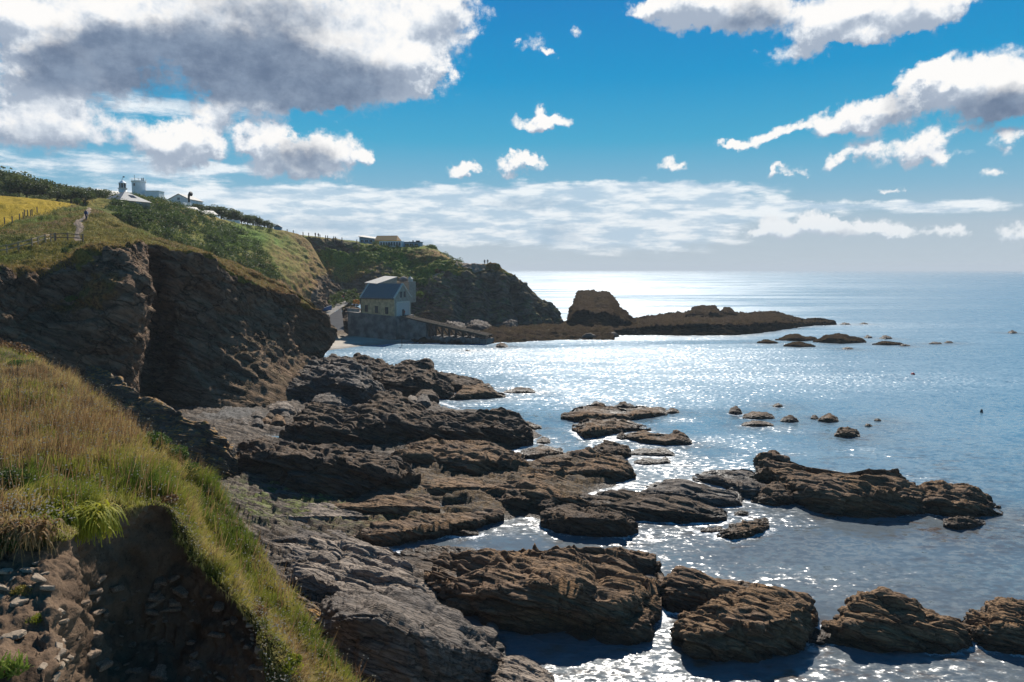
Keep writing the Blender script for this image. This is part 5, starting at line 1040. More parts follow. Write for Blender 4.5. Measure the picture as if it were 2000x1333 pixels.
k = MB(); k.add([(-.3,-.4,2.25),(6.7,-.4,1.32),(6.7,5.3,1.9),(-.3,5.3,2.9)], [(0,1,2,3)]); k.add([(-.3,-.4,2.45),(6.7,-.4,1.52),(6.7,5.3,2.1),(-.3,5.3,3.1)], [(0,1,2,3)]); k.add([(-.3,-.4,2.25),(6.7,-.4,1.32),(6.7,-.4,1.52),(-.3,-.4,2.45)], [(0,1,2,3)]); k.build('roof', M['metal_roof'], cb)
for x in (.6, 2.4, 4.2): window(cb, x, x+1.2, .1, 1.0, 0.0)
cf = empty('cafe', P(733, 479, 289), R(-10), 'ochre cafe with a brown roof on the cliff top', 'cafe')
k = MB(); k.box(0, 9.0, 0, 5, -2, 1.9); k.add([(0,0,1.9),(0,5,1.9),(0,2.5,3.7)], [(0,2,1)]); k.build('wall', M['yellow_wall'], cf)
k = MB(); k.add([(-.2,-.4,1.8),(9.2,-.4,1.8),(8.4,2.5,3.8),(-.2,2.5,3.8),(9.2,5.4,1.8),(-.2,5.4,1.8)], [(0,1,2,3),(3,2,4,5),(1,4,2)]); k.build('roof', M['brown_roof'], cf)
k = MB(); k.box(2.6, 12.0, -2.6, -0.02, -2, 1.35); k.build('veranda', M['white_paint'], cf)
ve = empty('glazing', (0, -2.6, 0)); ve.parent = cf
for i in range(8): window(ve, 3.1+i*1.08, 3.85+i*1.08, -.5, 1.0, 0.0)
tb = empty('kiosk', P(789, 481, 287), R(-8), 'low teal flat roofed kiosk at the right end of the cafe', 'kiosk')
k = MB(); k.box(0, 6.6, 0, 4, -2, 1.4); k.build('wall', M['blue_wall'], tb); k = MB(); k.box(-.2, 6.8, -.2, 4.2, 1.4, 1.65); k.build('roof', M['slate'], tb)
k = MB(); k.box(3.2,3.6,1,1.4,1.65,2.3); k.box(4.6,6,1,2,1.65,2.2); k.build('vent', M['black'], tb)
for x in (.5, 2.4, 4.3): window(tb, x, x+1.4, 0, 1.0, 0.0)

# --- fences and posts
def surf_z(S, x, y):
    d = (S[..., 0]-x)**2+(S[..., 1]-y)**2; d = np.where(S[..., 2] < 12, d+25, d); i = np.unravel_index(np.argmin(d), d.shape); return float(S[i][2])
def stand(S, px, py, off=0.0):
    """where the eye ray through a pixel meets a surface"""
    x, y = proj(S); f = S[..., 1]; d = (x-px)**2+(y-py)**2; d = np.where(d < 9, d*0.001+f*0.02, d+1e4); i = np.unravel_index(np.argmin(d), d.shape); return Vector(S[i])+Vector((0, 0, off))
fp = [stand(A_surf, *p) for p in ((-25,497),(12,494),(38,487),(64,481),(76,477),(90,473.5),(100,470),(107,468))]
fr = empty('post_and_rail_fence', fp[4], 0, 'weathered two rail wooden fence climbing the turf slope to the footpath', 'fence')
for p in fp: k = MB(); q = p-fp[4]; k.bar(q+V3(0,0,-.4), q+V3(0,0,1.15), .14); k.build('post', M['fence_wood'], fr)
for hz in (1.0, .5):
    for a, b in zip(fp[:-1], fp[1:]): k = MB(); k.bar(a-fp[4]+V3(0,-.08,hz), b-fp[4]+V3(0,-.08,hz), .07, .13); k.build('rail', M['fence_wood'], fr)
fp2 = [stand(A_surf, *p) for p in ((109,467.5),(133,468.5),(161,470.5))]
f2 = empty('post_and_rail_fence', fp2[1], 0, 'short dark fence across the footpath at the top of the climbing fence', 'fence')
for p in fp2: k = MB(); q = p-fp2[1]; k.bar(q+V3(0,0,-.4), q+V3(0,0,1.1), .15); k.build('post', M['timber'], f2)
for hz in (.95, .45):
    for a, b in zip(fp2[:-1], fp2[1:]): k = MB(); k.bar(a-fp2[1]+V3(0,-.08,hz), b-fp2[1]+V3(0,-.08,hz), .06, .11); k.build('rail', M['timber'], f2)
wf = [stand(A_surf, *p) for p in ((8,438),(23,434),(38,428),(46,425),(50,423),(55,422),(60,420),(63,419),(72,416))]
k = MB(); [k.bar(V3(0,0,-.4), V3(0,0,1.1), .13) for _ in (0,)]; fpm = k.build('field_post', M['timber'])
for i, p in enumerate(wf):
    o = fpm if i == 0 else fpm.copy()
    if i: C.objects.link(o)
    o.location = p; tag(o, 'grey wooden post in the row along the edge of the yellow field', 'post', 'posts along the yellow field')
k = MB(); k.bar(V3(0,0,-1), V3(0,0,1.15), .26); ppm = k.build('path_post', M['timber_dark'])
for i, (a, b) in enumerate(((561,454),(573,456),(592,459.5),(603,461),(625,464.5),(636,466),(640,466.5),(652,468),(655.5,468.5),(668,470),(697,474))):
    o = ppm if i == 0 else ppm.copy()
    if i: C.objects.link(o)
    o.location = Vector(P(a, b, 280)); tag(o, 'dark wooden post beside the cliff path on the skyline', 'post', 'posts along the skyline path')

# --- people
M['skin'] = simple('skin', (0.42, 0.24, 0.16), 0.6, 0.05)
def person(label, loc, rz_, top, legs, hair=(0.05, 0.03, 0.02), pose=0, scale=1.0, pack=None):
    st_ = 0.22 if pose == 1 else 0.05
    V_ = [(0,0,.95),(0,0,1.18),(0,.0,1.40),(0,0,1.50),(0,-.02,1.60),(0,-.02,1.72),
          (.19,0,1.42),(.26,.02 ,1.15),(.22,-.12,.93),(.22,-.15,.83),(-.19,0,1.42),(-.26,.03,1.15),(-.22,-.08,.93),(-.22,-.10,.83),
          (.10,0,.90),(.11,-st_*.6,.50),(.11,-st_*.9+.02,.09),(.11,-st_*.9-.14,.04),(-.10,0,.90),(-.11,st_*.4,.50),(-.11,st_+.06,.11),(-.11,st_-.08,.05)]
    E_ = [(0,1),(1,2),(2,3),(3,4),(4,5),(2,6),(6,7),(7,8),(8,9),(2,10),(10,11),(11,12),(12,13),(0,14),(14,15),(15,16),(16,17),(0,18),(18,19),(19,20),(20,21)]
    Rr = [.15,.14,.16,.06,.095,.085,.075,.05,.035,.04,.075,.05,.035,.04,.10,.07,.045,.04,.10,.07,.045,.04]
    me = bpy.data.meshes.new('tmp'); me.from_pydata(V_, E_, []); o = bpy.data.objects.new('tmp', me); C.objects.link(o)
    o.modifiers.new('s', 'SKIN'); sv = me.skin_vertices[0].data
    for i, r_ in enumerate(Rr): sv[i].radius = (r_, r_*(0.75 if i in (0, 1, 2) else 1)); sv[i].use_root = i == 0
    o.modifiers.new('b', 'SUBSURF').levels = 1
    dg = bpy.context.evaluated_depsgraph_get(); m2 = bpy.data.meshes.new_from_object(o.evaluated_get(dg)); bpy.data.objects.remove(o)
    for mm in (M['skin'], simple('shirt', top, .8), simple('trousers', legs, .8), simple('hair', hair, .8)): m2.materials.append(mm)
    for p in m2.polygons:
        c_ = p.center; p.material_index = 3 if (c_.z > 1.66 or (c_.z > 1.56 and c_.y > .02)) else 0 if (c_.z > 1.47 or (abs(c_.x) > .15 and c_.z < .98 and c_.z > .7)) else 1 if c_.z > .95 else 3 if c_.z < .1 else 2
    m2.polygons.foreach_set('use_smooth', np.ones(len(m2.polygons), bool)); m2.name = 'person'
    b = bpy.data.objects.new('person', m2); C.objects.link(b); b.location = loc; b.rotation_euler = (0, 0, rz_); b.scale = (scale,)*3
    tag(b, label, 'person')
    if pack: k = MB(); k.tube([(0,.16,1.0),(0,.22,1.12),(0,.22,1.35),(0,.15,1.45)], [.12,.17,.16,.08], 10); k.build('rucksack', simple('rucksack', pack, .8), b, True)
    return b
hk = stand(A_surf, 169, 428)
person('walker in a pale blue top and dark shorts with a rucksack on the footpath', hk+V3(-.45, .9, 0), R(185), (.45, .55, .70), (.05, .06, .09), pose=1, scale=1.05, pack=(.25, .35, .5))
person('walker in dark navy clothes, nearer of the two on the footpath', hk+V3(.1, -.2, 0), R(170), (.02, .03, .10), (.03, .03, .05), pose=1, scale=1.05)
for a, b, t_, l_, lab in ((893,515,(.03,.03,.04),(.04,.04,.05),'lone figure in dark clothes where the headland path meets the skyline'), (946.5,516.5,(.05,.07,.10),(.03,.03,.04),'left figure of the pair at the headland path end'), (952.5,516,(.03,.04,.06),(.05,.05,.06),'right figure of the pair at the headland path end'),
    (616,463,(.05,.04,.04),(.03,.03,.04),'dark clad walker, left one of the pair on the skyline path'), (622,464,(.10,.04,.04),(.03,.03,.05),'walker in a maroon top on the skyline path')):
    Yp = 258 if a > 930 else 266 if a > 800 else 281
    person(lab, Vector(P(a, b+1.5, Yp)), R(150+a % 60), t_, l_, pose=int(a) % 2, scale=1.15)
person('figure in a red and white top standing in the boathouse doorway', c0+Vector((cos(rz)*0.7-sin(rz)*4.2, sin(rz)*0.7+cos(rz)*4.2, -0.15)), R(-60), (.35,.04,.05), (.05,.05,.07))
rock('dark knob of rock carrying the left end of the sea wall', L(659,632,664,612,676,601,690,597,700,602,712,615), L(659,648,680,653,700,655,712,655), 'dark', .25, .06, None, 5.0, 1.2, seed=170, foam=False, amp=1.1)
# ---------------------------------------------------------------- vegetation
def leaf_mat(name, stops, trans=0.35, rough=0.6):
    """leaf surfaces: colour from attribute 'tint', some light comes through"""
    m, t = newmat(name); col = t.ramp(t.attr('tint'), stops)
    d = t.n('ShaderNodeBsdfPrincipled', None, Base_Color=col, Roughness=rough); d.inputs['Specular IOR Level'].default_value = 0.25
    tr = t.n('ShaderNodeBsdfTranslucent', None, Color=col); mx = t.n('ShaderNodeMixShader', None, i0=trans, i1=d.outputs[0], i2=tr.outputs[0])
    o = t.n('ShaderNodeOutputMaterial'); t.set(o.inputs[0], mx.outputs[0]); return m
M['leaf'] = leaf_mat('tree_leaves', [(0, (.032, .046, .013)), (.5, (.072, .095, .024)), (1, (.14, .155, .042))])
M['scrub'] = leaf_mat('scrub_leaves', [(0, (.028, .048, .011)), (.5, (.065, .10, .02)), (1, (.14, .175, .032))])
M['brush'] = leaf_mat('bright_scrub_leaves', [(0, (.035, .060, .012)), (.5, (.075, .12, .022)), (1, (.14, .19, .035))])
M['grass'] = leaf_mat('grass_blades', [(0, (.055, .095, .012)), (.25, (.13, .165, .024)), (.45, (.27, .245, .045)), (.62, (.42, .32, .125)), (.8, (.25, .15, .07)), (1, (.13, .072, .038))], .45)
M['turf'] = leaf_mat('turf_tussocks', [(0, (.06, .08, .012)), (.3, (.15, .14, .022)), (.6, (.26, .19, .042)), (1, (.24, .13, .05))], .3)
M['seed'] = leaf_mat('seed_heads', [(0, (.62, .54, .42)), (.5, (.55, .42, .26)), (.8, (.62, .56, .46)), (1, (.70, .52, .03))], .3)
M['fern'] = leaf_mat('fern_fronds', [(0, (.05, .075, .010)), (.5, (.20, .22, .018)), (1, (.42, .38, .03))], .45)
M['bracken'] = leaf_mat('dry_bracken', [(0, (.06, .028, .015)), (.5, (.17, .085, .035)), (1, (.30, .19, .07))], .3)
M['succulent'] = leaf_mat('fleshy_leaves', [(0, (.05, .09, .02)), (.5, (.11, .18, .03)), (1, (.22, .27, .05))], .2, .4)
M['bark'] = simple('bark', (0.075, 0.058, 0.045), 0.9, 0.3, 6, 0.03)

def quads(P0, U, Vv):
    """leaf quads from centres and half-axes -> verts (n*4,3), faces"""
    n = len(P0); v = np.stack([P0-U-Vv, P0+U-Vv*.6, P0+U*.2+Vv, P0-U*.7+Vv*.8], 1).reshape(-1, 3); return v, np.arange(n*4).reshape(n, 4)
def unit(n): d = RNG.normal(size=(n, 3)); return d/np.linalg.norm(d, axis=1, keepdims=True)
def clump_points(n, lobes):
    """leaf centres spread over the outer part of several lobes (x,y,z,r,squash)"""
    w = np.array([l[3]**2 for l in lobes]); k = RNG.choice(len(lobes), n, p=w/w.sum()); L_ = np.array(lobes)[k]
    d = unit(n); r = L_[:, 3]*(0.55+0.5*RNG.random(n)**0.6)
    return L_[:, :3]+d*r[:, None]*np.stack([np.ones(n), np.ones(n), L_[:, 4]], 1), d
def foliage(name, pts, size, mat, parent=None, lo=None, hi=None, tintj=.35, tb=0.0):
    n = len(pts); a = unit(n); b = np.cross(a, unit(n)); b /= np.linalg.norm(b, axis=1, keepdims=True)
    s_ = size*(0.6+0.8*RNG.random(n))[:, None]; v, f = quads(pts, a*s_, b*s_*.7)
    t = np.clip(0.5+tb+tintj*fbm(pts*(0.35/size*.5), 3, int(n) % 91)+.22*(RNG.random(n)-.5), 0, 1); return mesh_np(name, v, f, mat=mat, attrs={'tint': np.repeat(t, 4)}, smooth=False, parent=parent)
# --- trees: six crowns, copied with their trunks
TREES = []
def tree_proto(seed, n=1500, wide=1.0, mat='leaf'):
    rg = np.random.default_rng(seed); root = empty('tree', (0, 0, -500)); lobes = []
    for i in range(11):
        a = rg.random()*2*pi; r = rg.random()**.5*0.36*wide; z = .42+rg.random()*.40-r*.35
        lobes.append((r*cos(a)+.10*(z-.4), r*sin(a), z, .13+.11*rg.random(), .75))
    lobes += [(0.05, 0, .62, .24, .8)]
    pts, d = clump_points(n, lobes); foliage('crown', pts, .024, M[mat], root, tb=0.0)
    k = MB(); k.tube([(0,0,-.15),(0,0,.0),(.01,.0,.22),(.03,0,.42),(.05,0,.62)], [.045,.035,.027,.02,.008], 7)
    for (x, y, z, r, q) in lobes[:6]: k.tube([(.02,0,.28+.1*rg.random()),(x*.5,y*.5,(z+.3)*.52),(x,y,z)], [.016,.012,.004], 5, False)
    k.build('trunk', M['bark'], root); return root
protos = [tree_proto(200+i, wide=1.0+.25*(i % 3)) for i in range(6)]
used_p = set()
def put_tree(i, px, base, hpx, Y, label, group, mat_i=None, wide=1.0, name='tree', cat='tree', lean=0):
    k = i % len(protos); root = protos[k] if k not in used_p else copy_tree(protos[k]); used_p.add(k)
    h = hpx*Y/F*1.12; root.location = P(px, base, Y); root.scale = (h*wide, h*wide, h); root.rotation_euler = (0, R(lean), RNG.random()*6.28); root.name = name
    return tag(root, label, cat, group)
TL = 'dark wind pruned tree in the belt of trees behind the yellow field'
belt = [(-12,392,70,196),(8,390,64,205),(22,392,56,192),(38,388,58,206),(52,392,48,192),(66,391,54,206),(84,394,50,194),(98,393,44,206),(112,396,38,190),(126,396,44,200),(140,396,36,190),(152,394,38,206),(166,397,30,192),(176,395,36,208),(190,395,32,210),(205,395,32,214),(217,393,28,220),(228,392,26,226),(4,400,34,184),(30,398,26,184),(74,398,22,184)]
for i, (px, b, h, Y) in enumerate(belt): put_tree(i, px, b+6, h, Y, TL, 'trees in the belt behind the yellow field', wide=1.35)
TL2 = 'small rounded tree in the grove on the skyline right of the white cottages'
grove = [(383,413,14,262),(394,416,17,262),(406,418,17,266),(418,425,22,262),(432,429,25,264),(446,432,26,264),(459,434,24,265),(471,438,20,266),(484,438,19,268),(495,440,17,270),(507,442,15,272),(518,444,13,274),(528,446,11,274)]
for i, (px, b, h, Y) in enumerate(grove): put_tree(i+3, px, b+5, h+6, Y, TL2, 'trees in the grove right of the cottages', wide=1.5)
# scrub on the hill: stuff, a mass of bushes nobody could count
pts = []
def hill_scrub(S, cond, n, r0, r1, per, out):
    x, y = proj(S); i = RNG.integers(0, S.shape[0], n*30); j = RNG.integers(0, S.shape[1], n*30); ok = cond(x[i, j], y[i, j]); i, j = i[ok][:n], j[ok][:n]
    for a, b in zip(i, j):
        c = S[a, b]; r = r0+(r1-r0)*RNG.random(); lob = [(c[0]+r*.6*(RNG.random()-.5), c[1]+r*.6*(RNG.random()-.5), c[2]+r*(.35+.2*RNG.random()), r*(.6+.3*RNG.random()), .8) for _ in range(3)]
        p, _ = clump_points(int(per*(r/r1)**2)+20, lob); out.append(p)
band = lambda pl: (lambda x, y: inpoly(x, y, pl))
hill_scrub(B_surf, band([(205,405),(260,385),(330,398),(420,428),(500,470),(560,560),(500,560),(430,505),(370,495),(300,470),(235,442)]), 800, .8, 1.9, 120, pts)
def hillpx(pl, n, Y0, Y1, r0, r1, per, out):
    xs = [p[0] for p in pl]; ys = [p[1] for p in pl]; k = 0
    while k < n:
        x = min(xs)+RNG.random()*(max(xs)-min(xs)); y = min(ys)+RNG.random()*(max(ys)-min(ys))
        if not inpoly(np.array([x]), np.array([y]), pl)[0]: continue
        f = (max(ys)-y)/(max(ys)-min(ys)); c = P(x, y, Y0+(Y1-Y0)*f); r = r0+(r1-r0)*RNG.random(); k += 1
        lob = [(c[0]+r*.7*(RNG.random()-.5), c[1]+r*.7*(RNG.random()-.5), c[2]-r*.2*RNG.random(), r*(.6+.3*RNG.random()), .8) for _ in range(3)]; p, _ = clump_points(int(per*(r/r1)**2)+20, lob); out.append(p)
hillpx([(262,384),(262,383),(270,383),(300,385),(330,396),(345,404),(352,424),(300,420),(268,408),(255,392)], 110, 190, 300, .9, 2.1, 170, pts)
hillpx([(330,420),(346,425),(420,436),(480,440),(530,448),(530,452),(430,440),(345,430)], 45, 244, 258, .7, 1.3, 90, pts)
hillpx([(178,409),(205,409),(235,413),(268,410),(300,416),(300,430),(262,432),(235,422),(205,414)], 80, 172, 188, .5, 1.1, 120, pts)
hillpx([(636,574),(690,566),(712,575),(702,590),(664,596),(642,602)], 60, 226, 246, .6, 1.3, 90, pts)
allp = np.concatenate(pts)
o = foliage('hill_scrub', allp, .15, M['scrub'], tintj=.45); tag(o, 'dark green scrub covering the upper hillside below the houses', 'scrub', kind='stuff')
pts = []; hill_scrub(C_surf, lambda x, y: ((x > 690) & (x < 905) & (y < 545) & (y > 478+0.4*np.maximum(0, x-820)) & (y < 560-0.25*np.abs(x-800))), 190, .6, 1.6, 90, pts)
hill_scrub(C_surf, band([(800,545),(850,548),(870,560),(880,600),(830,590)]), 40, .6, 1.3, 80, pts)
o = foliage('cliff_scrub', np.concatenate(pts), .15, M['scrub'], tintj=.45); tag(o, 'mixed green scrub on the cliff slope above the boathouse', 'scrub', kind='stuff')
def bush(label, px, py, Y, r, mat, n=700, size=.1, sq=.8, name='bush', cat='bush', lob=6, group=None, stem=True, off=0.0):
    c = Vector(P(px, py, Y))-Vector((0, 0, r*sq*.8-off)); root = empty(name, c, 0, label, cat, group)
    lobes = [(r*.55*(RNG.random()-.5)*2, r*.5*(RNG.random()-.5)*2, r*(.35+.45*RNG.random())*sq, r*(.38+.3*RNG.random()), sq) for _ in range(lob)]
    p, _ = clump_points(n, lobes); foliage('foliage', p, size, M[mat], root)
    k = MB()
    for q in range(4): k.tube([(0, 0, -r*.4), tuple(np.array(lobes[q % lob][:3])*.5), tuple(lobes[q % lob][:3])], [.06*r, .04*r, .015*r], 5)
    k.build('stem', M['bark'], root); return root
bush('bright green rounded bush at the right end of the cafe', 841, 484, 284, 3.0, 'brush', 1500, .2)
bush('darker green bush below the bright one on the headland skyline', 862, 499, 276, 2.6, 'scrub', 1200, .2)
bush('dark bush on the slope left of the headland path', 880, 517, 268, 2.6, 'scrub', 1200, .2)
bush('russet bush beside the lower bend of the headland path', 858, 528, 258, 1.6, 'bracken', 700, .15)
bush('bright green shrub just right of the boathouse gable', 814, 572, 232, 2.2, 'brush', 900, .16)
bush('yellow green shrub above the blue boat', 627, 588, 224, 1.6, 'fern', 700, .14)
bush('round dark bush on the ledge of the left cliff', 138, 582, 84, .75, 'scrub', 500, .07)
bush('dark little bush on the turf above the cliff edge', 128, 487, 91, .6, 'scrub', 400, .06)
bush('green bush where the turf ridge meets the scrub below the grey hipped house', 234, 421, 166, 1.9, 'scrub', 1100, .13)
bush('low dark bush left of the grey hipped house', 150, 392, 172, 1.3, 'scrub', 500, .13)
# turf tussocks on the near headland
def blades(name, base, nrm, h, bend, wd, tint, mat, label, cat, kind='stuff', curl=.5):
    n = len(base); up = nrm*.45+np.array([0, 0, .75]); up = up+bend; up /= np.linalg.norm(up, axis=1, keepdims=True)
    side = np.cross(up, unit(n)); side /= np.linalg.norm(side, axis=1, keepdims=True); w = (wd*(.7+.6*RNG.random(n)))[:, None]; H = h[:, None]
    mid = base+up*H*.55; tip = base+up*H*(1-.15*curl)+(bend+unit(n)*.28)*H*curl; tip[:, 2] -= (h*curl*.22)
    v = np.stack([base-side*w, base+side*w, mid+side*w*.7, mid-side*w*.7, tip], 1).reshape(-1, 3); i = np.arange(n)*5
    o = mesh_np(name, v, np.stack([i, i+1, i+2, i+3], 1), np.stack([i+3, i+2, i+4], 1), mat, {'tint': np.repeat(tint, 5)}, smooth=False); return tag(o, label, cat, kind=kind)
def sample_grid(S, Nn, n, wfun):
    x, y = proj(S); du = np.gradient(x, axis=0)*np.gradient(y, axis=1)-np.gradient(x, axis=1)*np.gradient(y, axis=0)
    w = np.abs(du)*wfun(x, y)*((x > -140) & (x < 2050) & (y > 300) & (y < 1420)); w = np.clip(w, 0, np.percentile(w[w > 0], 99) if (w > 0).any() else 1); w = w.ravel()/w.sum()
    k = RNG.choice(w.size, n, p=w); a = k//S.shape[1]; b = k % S.shape[1]; fa = RNG.random(n)-.5; fb = RNG.random(n)-.5
    a2 = np.clip(a+np.sign(fa).astype(int), 0, S.shape[0]-1); b2 = np.clip(b+np.sign(fb).astype(int), 0, S.shape[1]-1)
    p = S[a, b]+(S[a2, b]-S[a, b])*np.abs(fa)[:, None]+(S[a, b2]-S[a, b])*np.abs(fb)[:, None]; return p, Nn[a, b], a, b
AN, _ = outward(A_surf); av = np.repeat(np.linspace(0, 7, A_surf.shape[1])[None], A_surf.shape[0], 0)
fieldmask = lambda x, y: ~inpoly(x, y, FIELD) & ~((pldist(x, y, [(154,472),(150,462),(152,452),(158,442),(150,437),(165,430),(172,415),(176,406)]) < 5) & (y < 474))
p, nn, a, b = sample_grid(A_surf, AN, 30000, lambda x, y: (av > 3.1)*(av < 6.3)*fieldmask(x, y))
ed = np.exp(-((av[a, b]-3.25)/.3)**2)
t_ = np.clip(.35+.45*fbm(p*.12, 4, 301)+.2*(RNG.random(len(p))-.5)+.35*ed+.3*sstep(7.5, 9, a/429*14), 0, 1)
blades('turf', p, nn, .18+.30*RNG.random(len(p))**2, np.tile([[-.15, .05, -.05]], (len(p), 1)), .035, t_, M['turf'], 'rough olive and straw coloured turf on the near headland', 'turf')
# --- foreground bank
GV = np.repeat(np.linspace(0, 11, 420)[None], 420, 0); GU = np.repeat(np.linspace(0, 12, 420)[:, None], 420, 1)
gauss = lambda x, y, cx, cy, rx, ry: np.exp(-((x-cx)/rx)**2-((y-cy)/ry)**2)
def tint_at(p):
    x, y = proj(p); t = .45+.30*fbm(p*.55, 4, 311)+.16*fbm(p*2.2, 2, 312)+.20*(RNG.random(len(p))-.5)
    t += .18*gauss(x, y, 150, 850, 170, 60)+.16*gauss(x, y, 60, 720, 120, 40)-.30*gauss(x, y, 120, 985, 130, 55)-.28*gauss(x, y, 60, 790, 50, 16)-.25*gauss(x, y, 30, 700, 40, 20)-.25*gauss(x, y, 285, 940, 60, 28)-.22*gauss(x, y, 450, 1060, 50, 90)
    t += .22*gauss(x, y, 40, 1000, 60, 25)+.2*gauss(x, y, 560, 1290, 60, 60)-.3*gauss(x, y, 20, 930, 40, 30); return np.clip(t, 0, 1)
p, nn, a, b = sample_grid(BANK, BN, 120000, lambda x, y: (GV > 3.75)*(GV < 8.9))
gv_ = GV[a, b]; lipw = np.exp(-((gv_-3.95)/.25)**2)
hgt = (.12+.24*RNG.random(len(p))**1.5)*(1-.2*sstep(7.5, 8.3, gv_))*(1-.45*lipw)*(.45+1.05*np.clip(fbm(p*1.3, 3, 313)+.35, 0, 1)); bend = np.stack([.22+.25*fbm(p*.6, 2, 314), -.25*lipw-.08, -.5*lipw], 1)
x, y = proj(p); thick = gauss(x, y, 285, 950, 70, 35)
blades('grass', p, nn, hgt*(1+.5*thick), bend, .0055, tint_at(p), M['grass'], 'long wind combed grass on the bank in the foreground', 'grass', curl=.7)
# dead stalks with pale seed heads
p, nn, a, b = sample_grid(BANK, BN, 5500, lambda x, y: (GV > 4.3)*(GV < 8.4)*(gauss(x, y, 120, 830, 190, 65)+.10))
hs_ = .28+.38*RNG.random(len(p)); dr = nn*.15+np.array([.08, 0, .95])+.25*unit(len(p)); dr /= np.linalg.norm(dr, axis=1, keepdims=True)
side = np.cross(dr, unit(len(p))); side /= np.linalg.norm(side, axis=1, keepdims=True); i = np.arange(len(p))*5; top = p+dr*hs_[:, None]
v = np.stack([p-side*.006, p+side*.006, p+dr*hs_[:, None]*.6+side*.005, p+dr*hs_[:, None]*.6-side*.005, top], 1).reshape(-1, 3)
tag(mesh_np('dry_stalks', v, np.stack([i, i+1, i+2, i+3], 1), np.stack([i+3, i+2, i+4], 1), M['grass'], {'tint': np.repeat(np.clip(.70+.28*RNG.random(len(p)), 0, 1), 5)}, smooth=False), 'brown dead flower stalks standing in the bank grass', 'dry stalks', kind='stuff')
sp, sn, a, b = sample_grid(BANK, BN, 3600, lambda x, y: (GV > 3.7)*(GV < 8.5)*(.35+1.2*np.exp(-((GV-4.0)/.3)**2)+gauss(x, y, 560, 1230, 80, 120)))
keep = RNG.random(len(top)) < .42; sp = np.concatenate([top[keep], sp+np.stack([.1*(RNG.random(len(sp))-.5), .1*(RNG.random(len(sp))-.5), .12+.30*RNG.random(len(sp))], 1)])
OC = np.array([(1,0,0),(-1,0,0),(0,1,0),(0,-1,0),(0,0,1),(0,0,-1)], float); OF = np.array([(0,2,4),(2,1,4),(1,3,4),(3,0,4),(2,0,5),(1,2,5),(3,1,5),(0,3,5)])
rs_ = (.009+.014*RNG.random(len(sp))**2)[:, None, None]; v = (sp[:, None]+OC[None]*rs_*np.array([1, 1, .7])).reshape(-1, 3); f = (OF[None]+np.arange(len(sp))[:, None, None]*6).reshape(-1, 3)
tn = RNG.random(len(sp))*.85; tn[RNG.random(len(sp)) < .03] = 1
tag(mesh_np('seed_heads', v, None, f, M['seed'], {'tint': np.repeat(tn, 6)}, smooth=False), 'pale dry seed heads and a few yellow flowers dotted over the bank', 'seed heads', kind='stuff')
# --- single plants on the bank
def on_bank(px, py, vlo=0, vhi=9):
    x, y = proj(BANK); d = (x-px)**2+(y-py)**2; d = np.where((GV >= vlo) & (GV <= vhi), d, 1e9); d = np.where(d < 40, d*.01+BANK[..., 1]*.05, d+100); i = np.unravel_index(np.argmin(d), d.shape); return Vector(BANK[i]), Vector(BN[i])
def frond_clump(name, label, cat, px, py, n, ln, mat, down=.9, width=.02, spread=(0.5, -0.6), bs=.25, tb=0.0):
    c, nn_ = on_bank(px, py); V_, F_, T_ = [], [], []; seg = 9
    for q in range(n):
        a0 = np.array([bs*(RNG.random()-.5)*2, bs*(RNG.random()-.5), bs*.5*(RNG.random()-.4)]); d = np.array([spread[0]*(RNG.random()*2-.7), spread[1]*(.3+RNG.random()), .55+.3*RNG.random()]); d /= np.linalg.norm(d); L_ = ln*(.5+.6*RNG.random()); pt = a0.copy(); sd = np.cross(d, [0, 0, 1.0]); sd /= np.linalg.norm(sd)+1e-6; tt_ = np.clip(.3+.6*RNG.random()+tb, 0, 1)
        for s_ in range(seg+1):
            w = width*(1-.75*(s_/seg))*(.55+.9*(s_ % 2)); b0 = len(V_); V_ += [pt-sd*w, pt+sd*w]; T_ += [min(1, tt_+.04*s_)]*2
            if s_: F_.append((b0-2, b0-1, b0+1, b0))
            d = d+np.array([.05*(RNG.random()-.5), .05*(RNG.random()-.5), -down*.30]); d /= np.linalg.norm(d); pt = pt+d*L_/seg
    o = mesh_np(name, np.array(V_), np.array(F_), mat=M[mat], attrs={'tint': np.array(T_)}, smooth=False); o.location = c; return tag(o, label, cat)
frond_clump('fern', 'bright yellow green drooping fern clump hanging over the earth scar', 'fern', 150, 1010, 1500, .50, 'fern', .85, .014, bs=.5, spread=(.7, -.7))
frond_clump('fern', 'yellow green fern tuft left of the larger drooping clump', 'fern', 80, 990, 500, .36, 'fern', .8, .012, bs=.4)
frond_clump('bracken', 'russet brown bracken hanging over the stony earth at the far left', 'bracken', 35, 1035, 420, .42, 'bracken', 1.1, .011, bs=.45)
frond_clump('fleshy_plant', 'bright green fleshy plant in the bottom left corner', 'plant', 12, 1318, 90, .34, 'succulent', .15, .016, bs=.18, spread=(.5, -.4))
def bank_bush(label, px, py, r, mat, n, size, sq=.7, off=.0, name='bush', cat='bush'):
    c, nn_ = on_bank(px, py); x_, y_ = proj(np.array(c)); root = bush(label, px, py, c.y, r, mat, n, size, sq, name, cat, off=off); root.location = c-Vector((0, 0, r*.15)); return root
bank_bush('dense bright green gorse bush on the crest of the bank', 296, 868, .62, 'brush', 2600, .030, .6, name='gorse_bush', cat='gorse')
bank_bush('smaller green gorse clump at the right end of the crest bush', 338, 893, .42, 'brush', 1500, .028, .65, name='gorse_bush', cat='gorse')
bank_bush('dark green leafy plant at the left edge above the bracken', 18, 945, .30, 'scrub', 900, .022, .9, name='leafy_plant', cat='plant')
bank_bush('dark green shrub on the stony earth at the left edge', 20, 1075, .26, 'scrub', 1500, .014, .9)
bank_bush('small olive plant growing between the flat stones', 42, 1158, .15, 'turf', 700, .010, .7, name='cushion_plant', cat='plant')
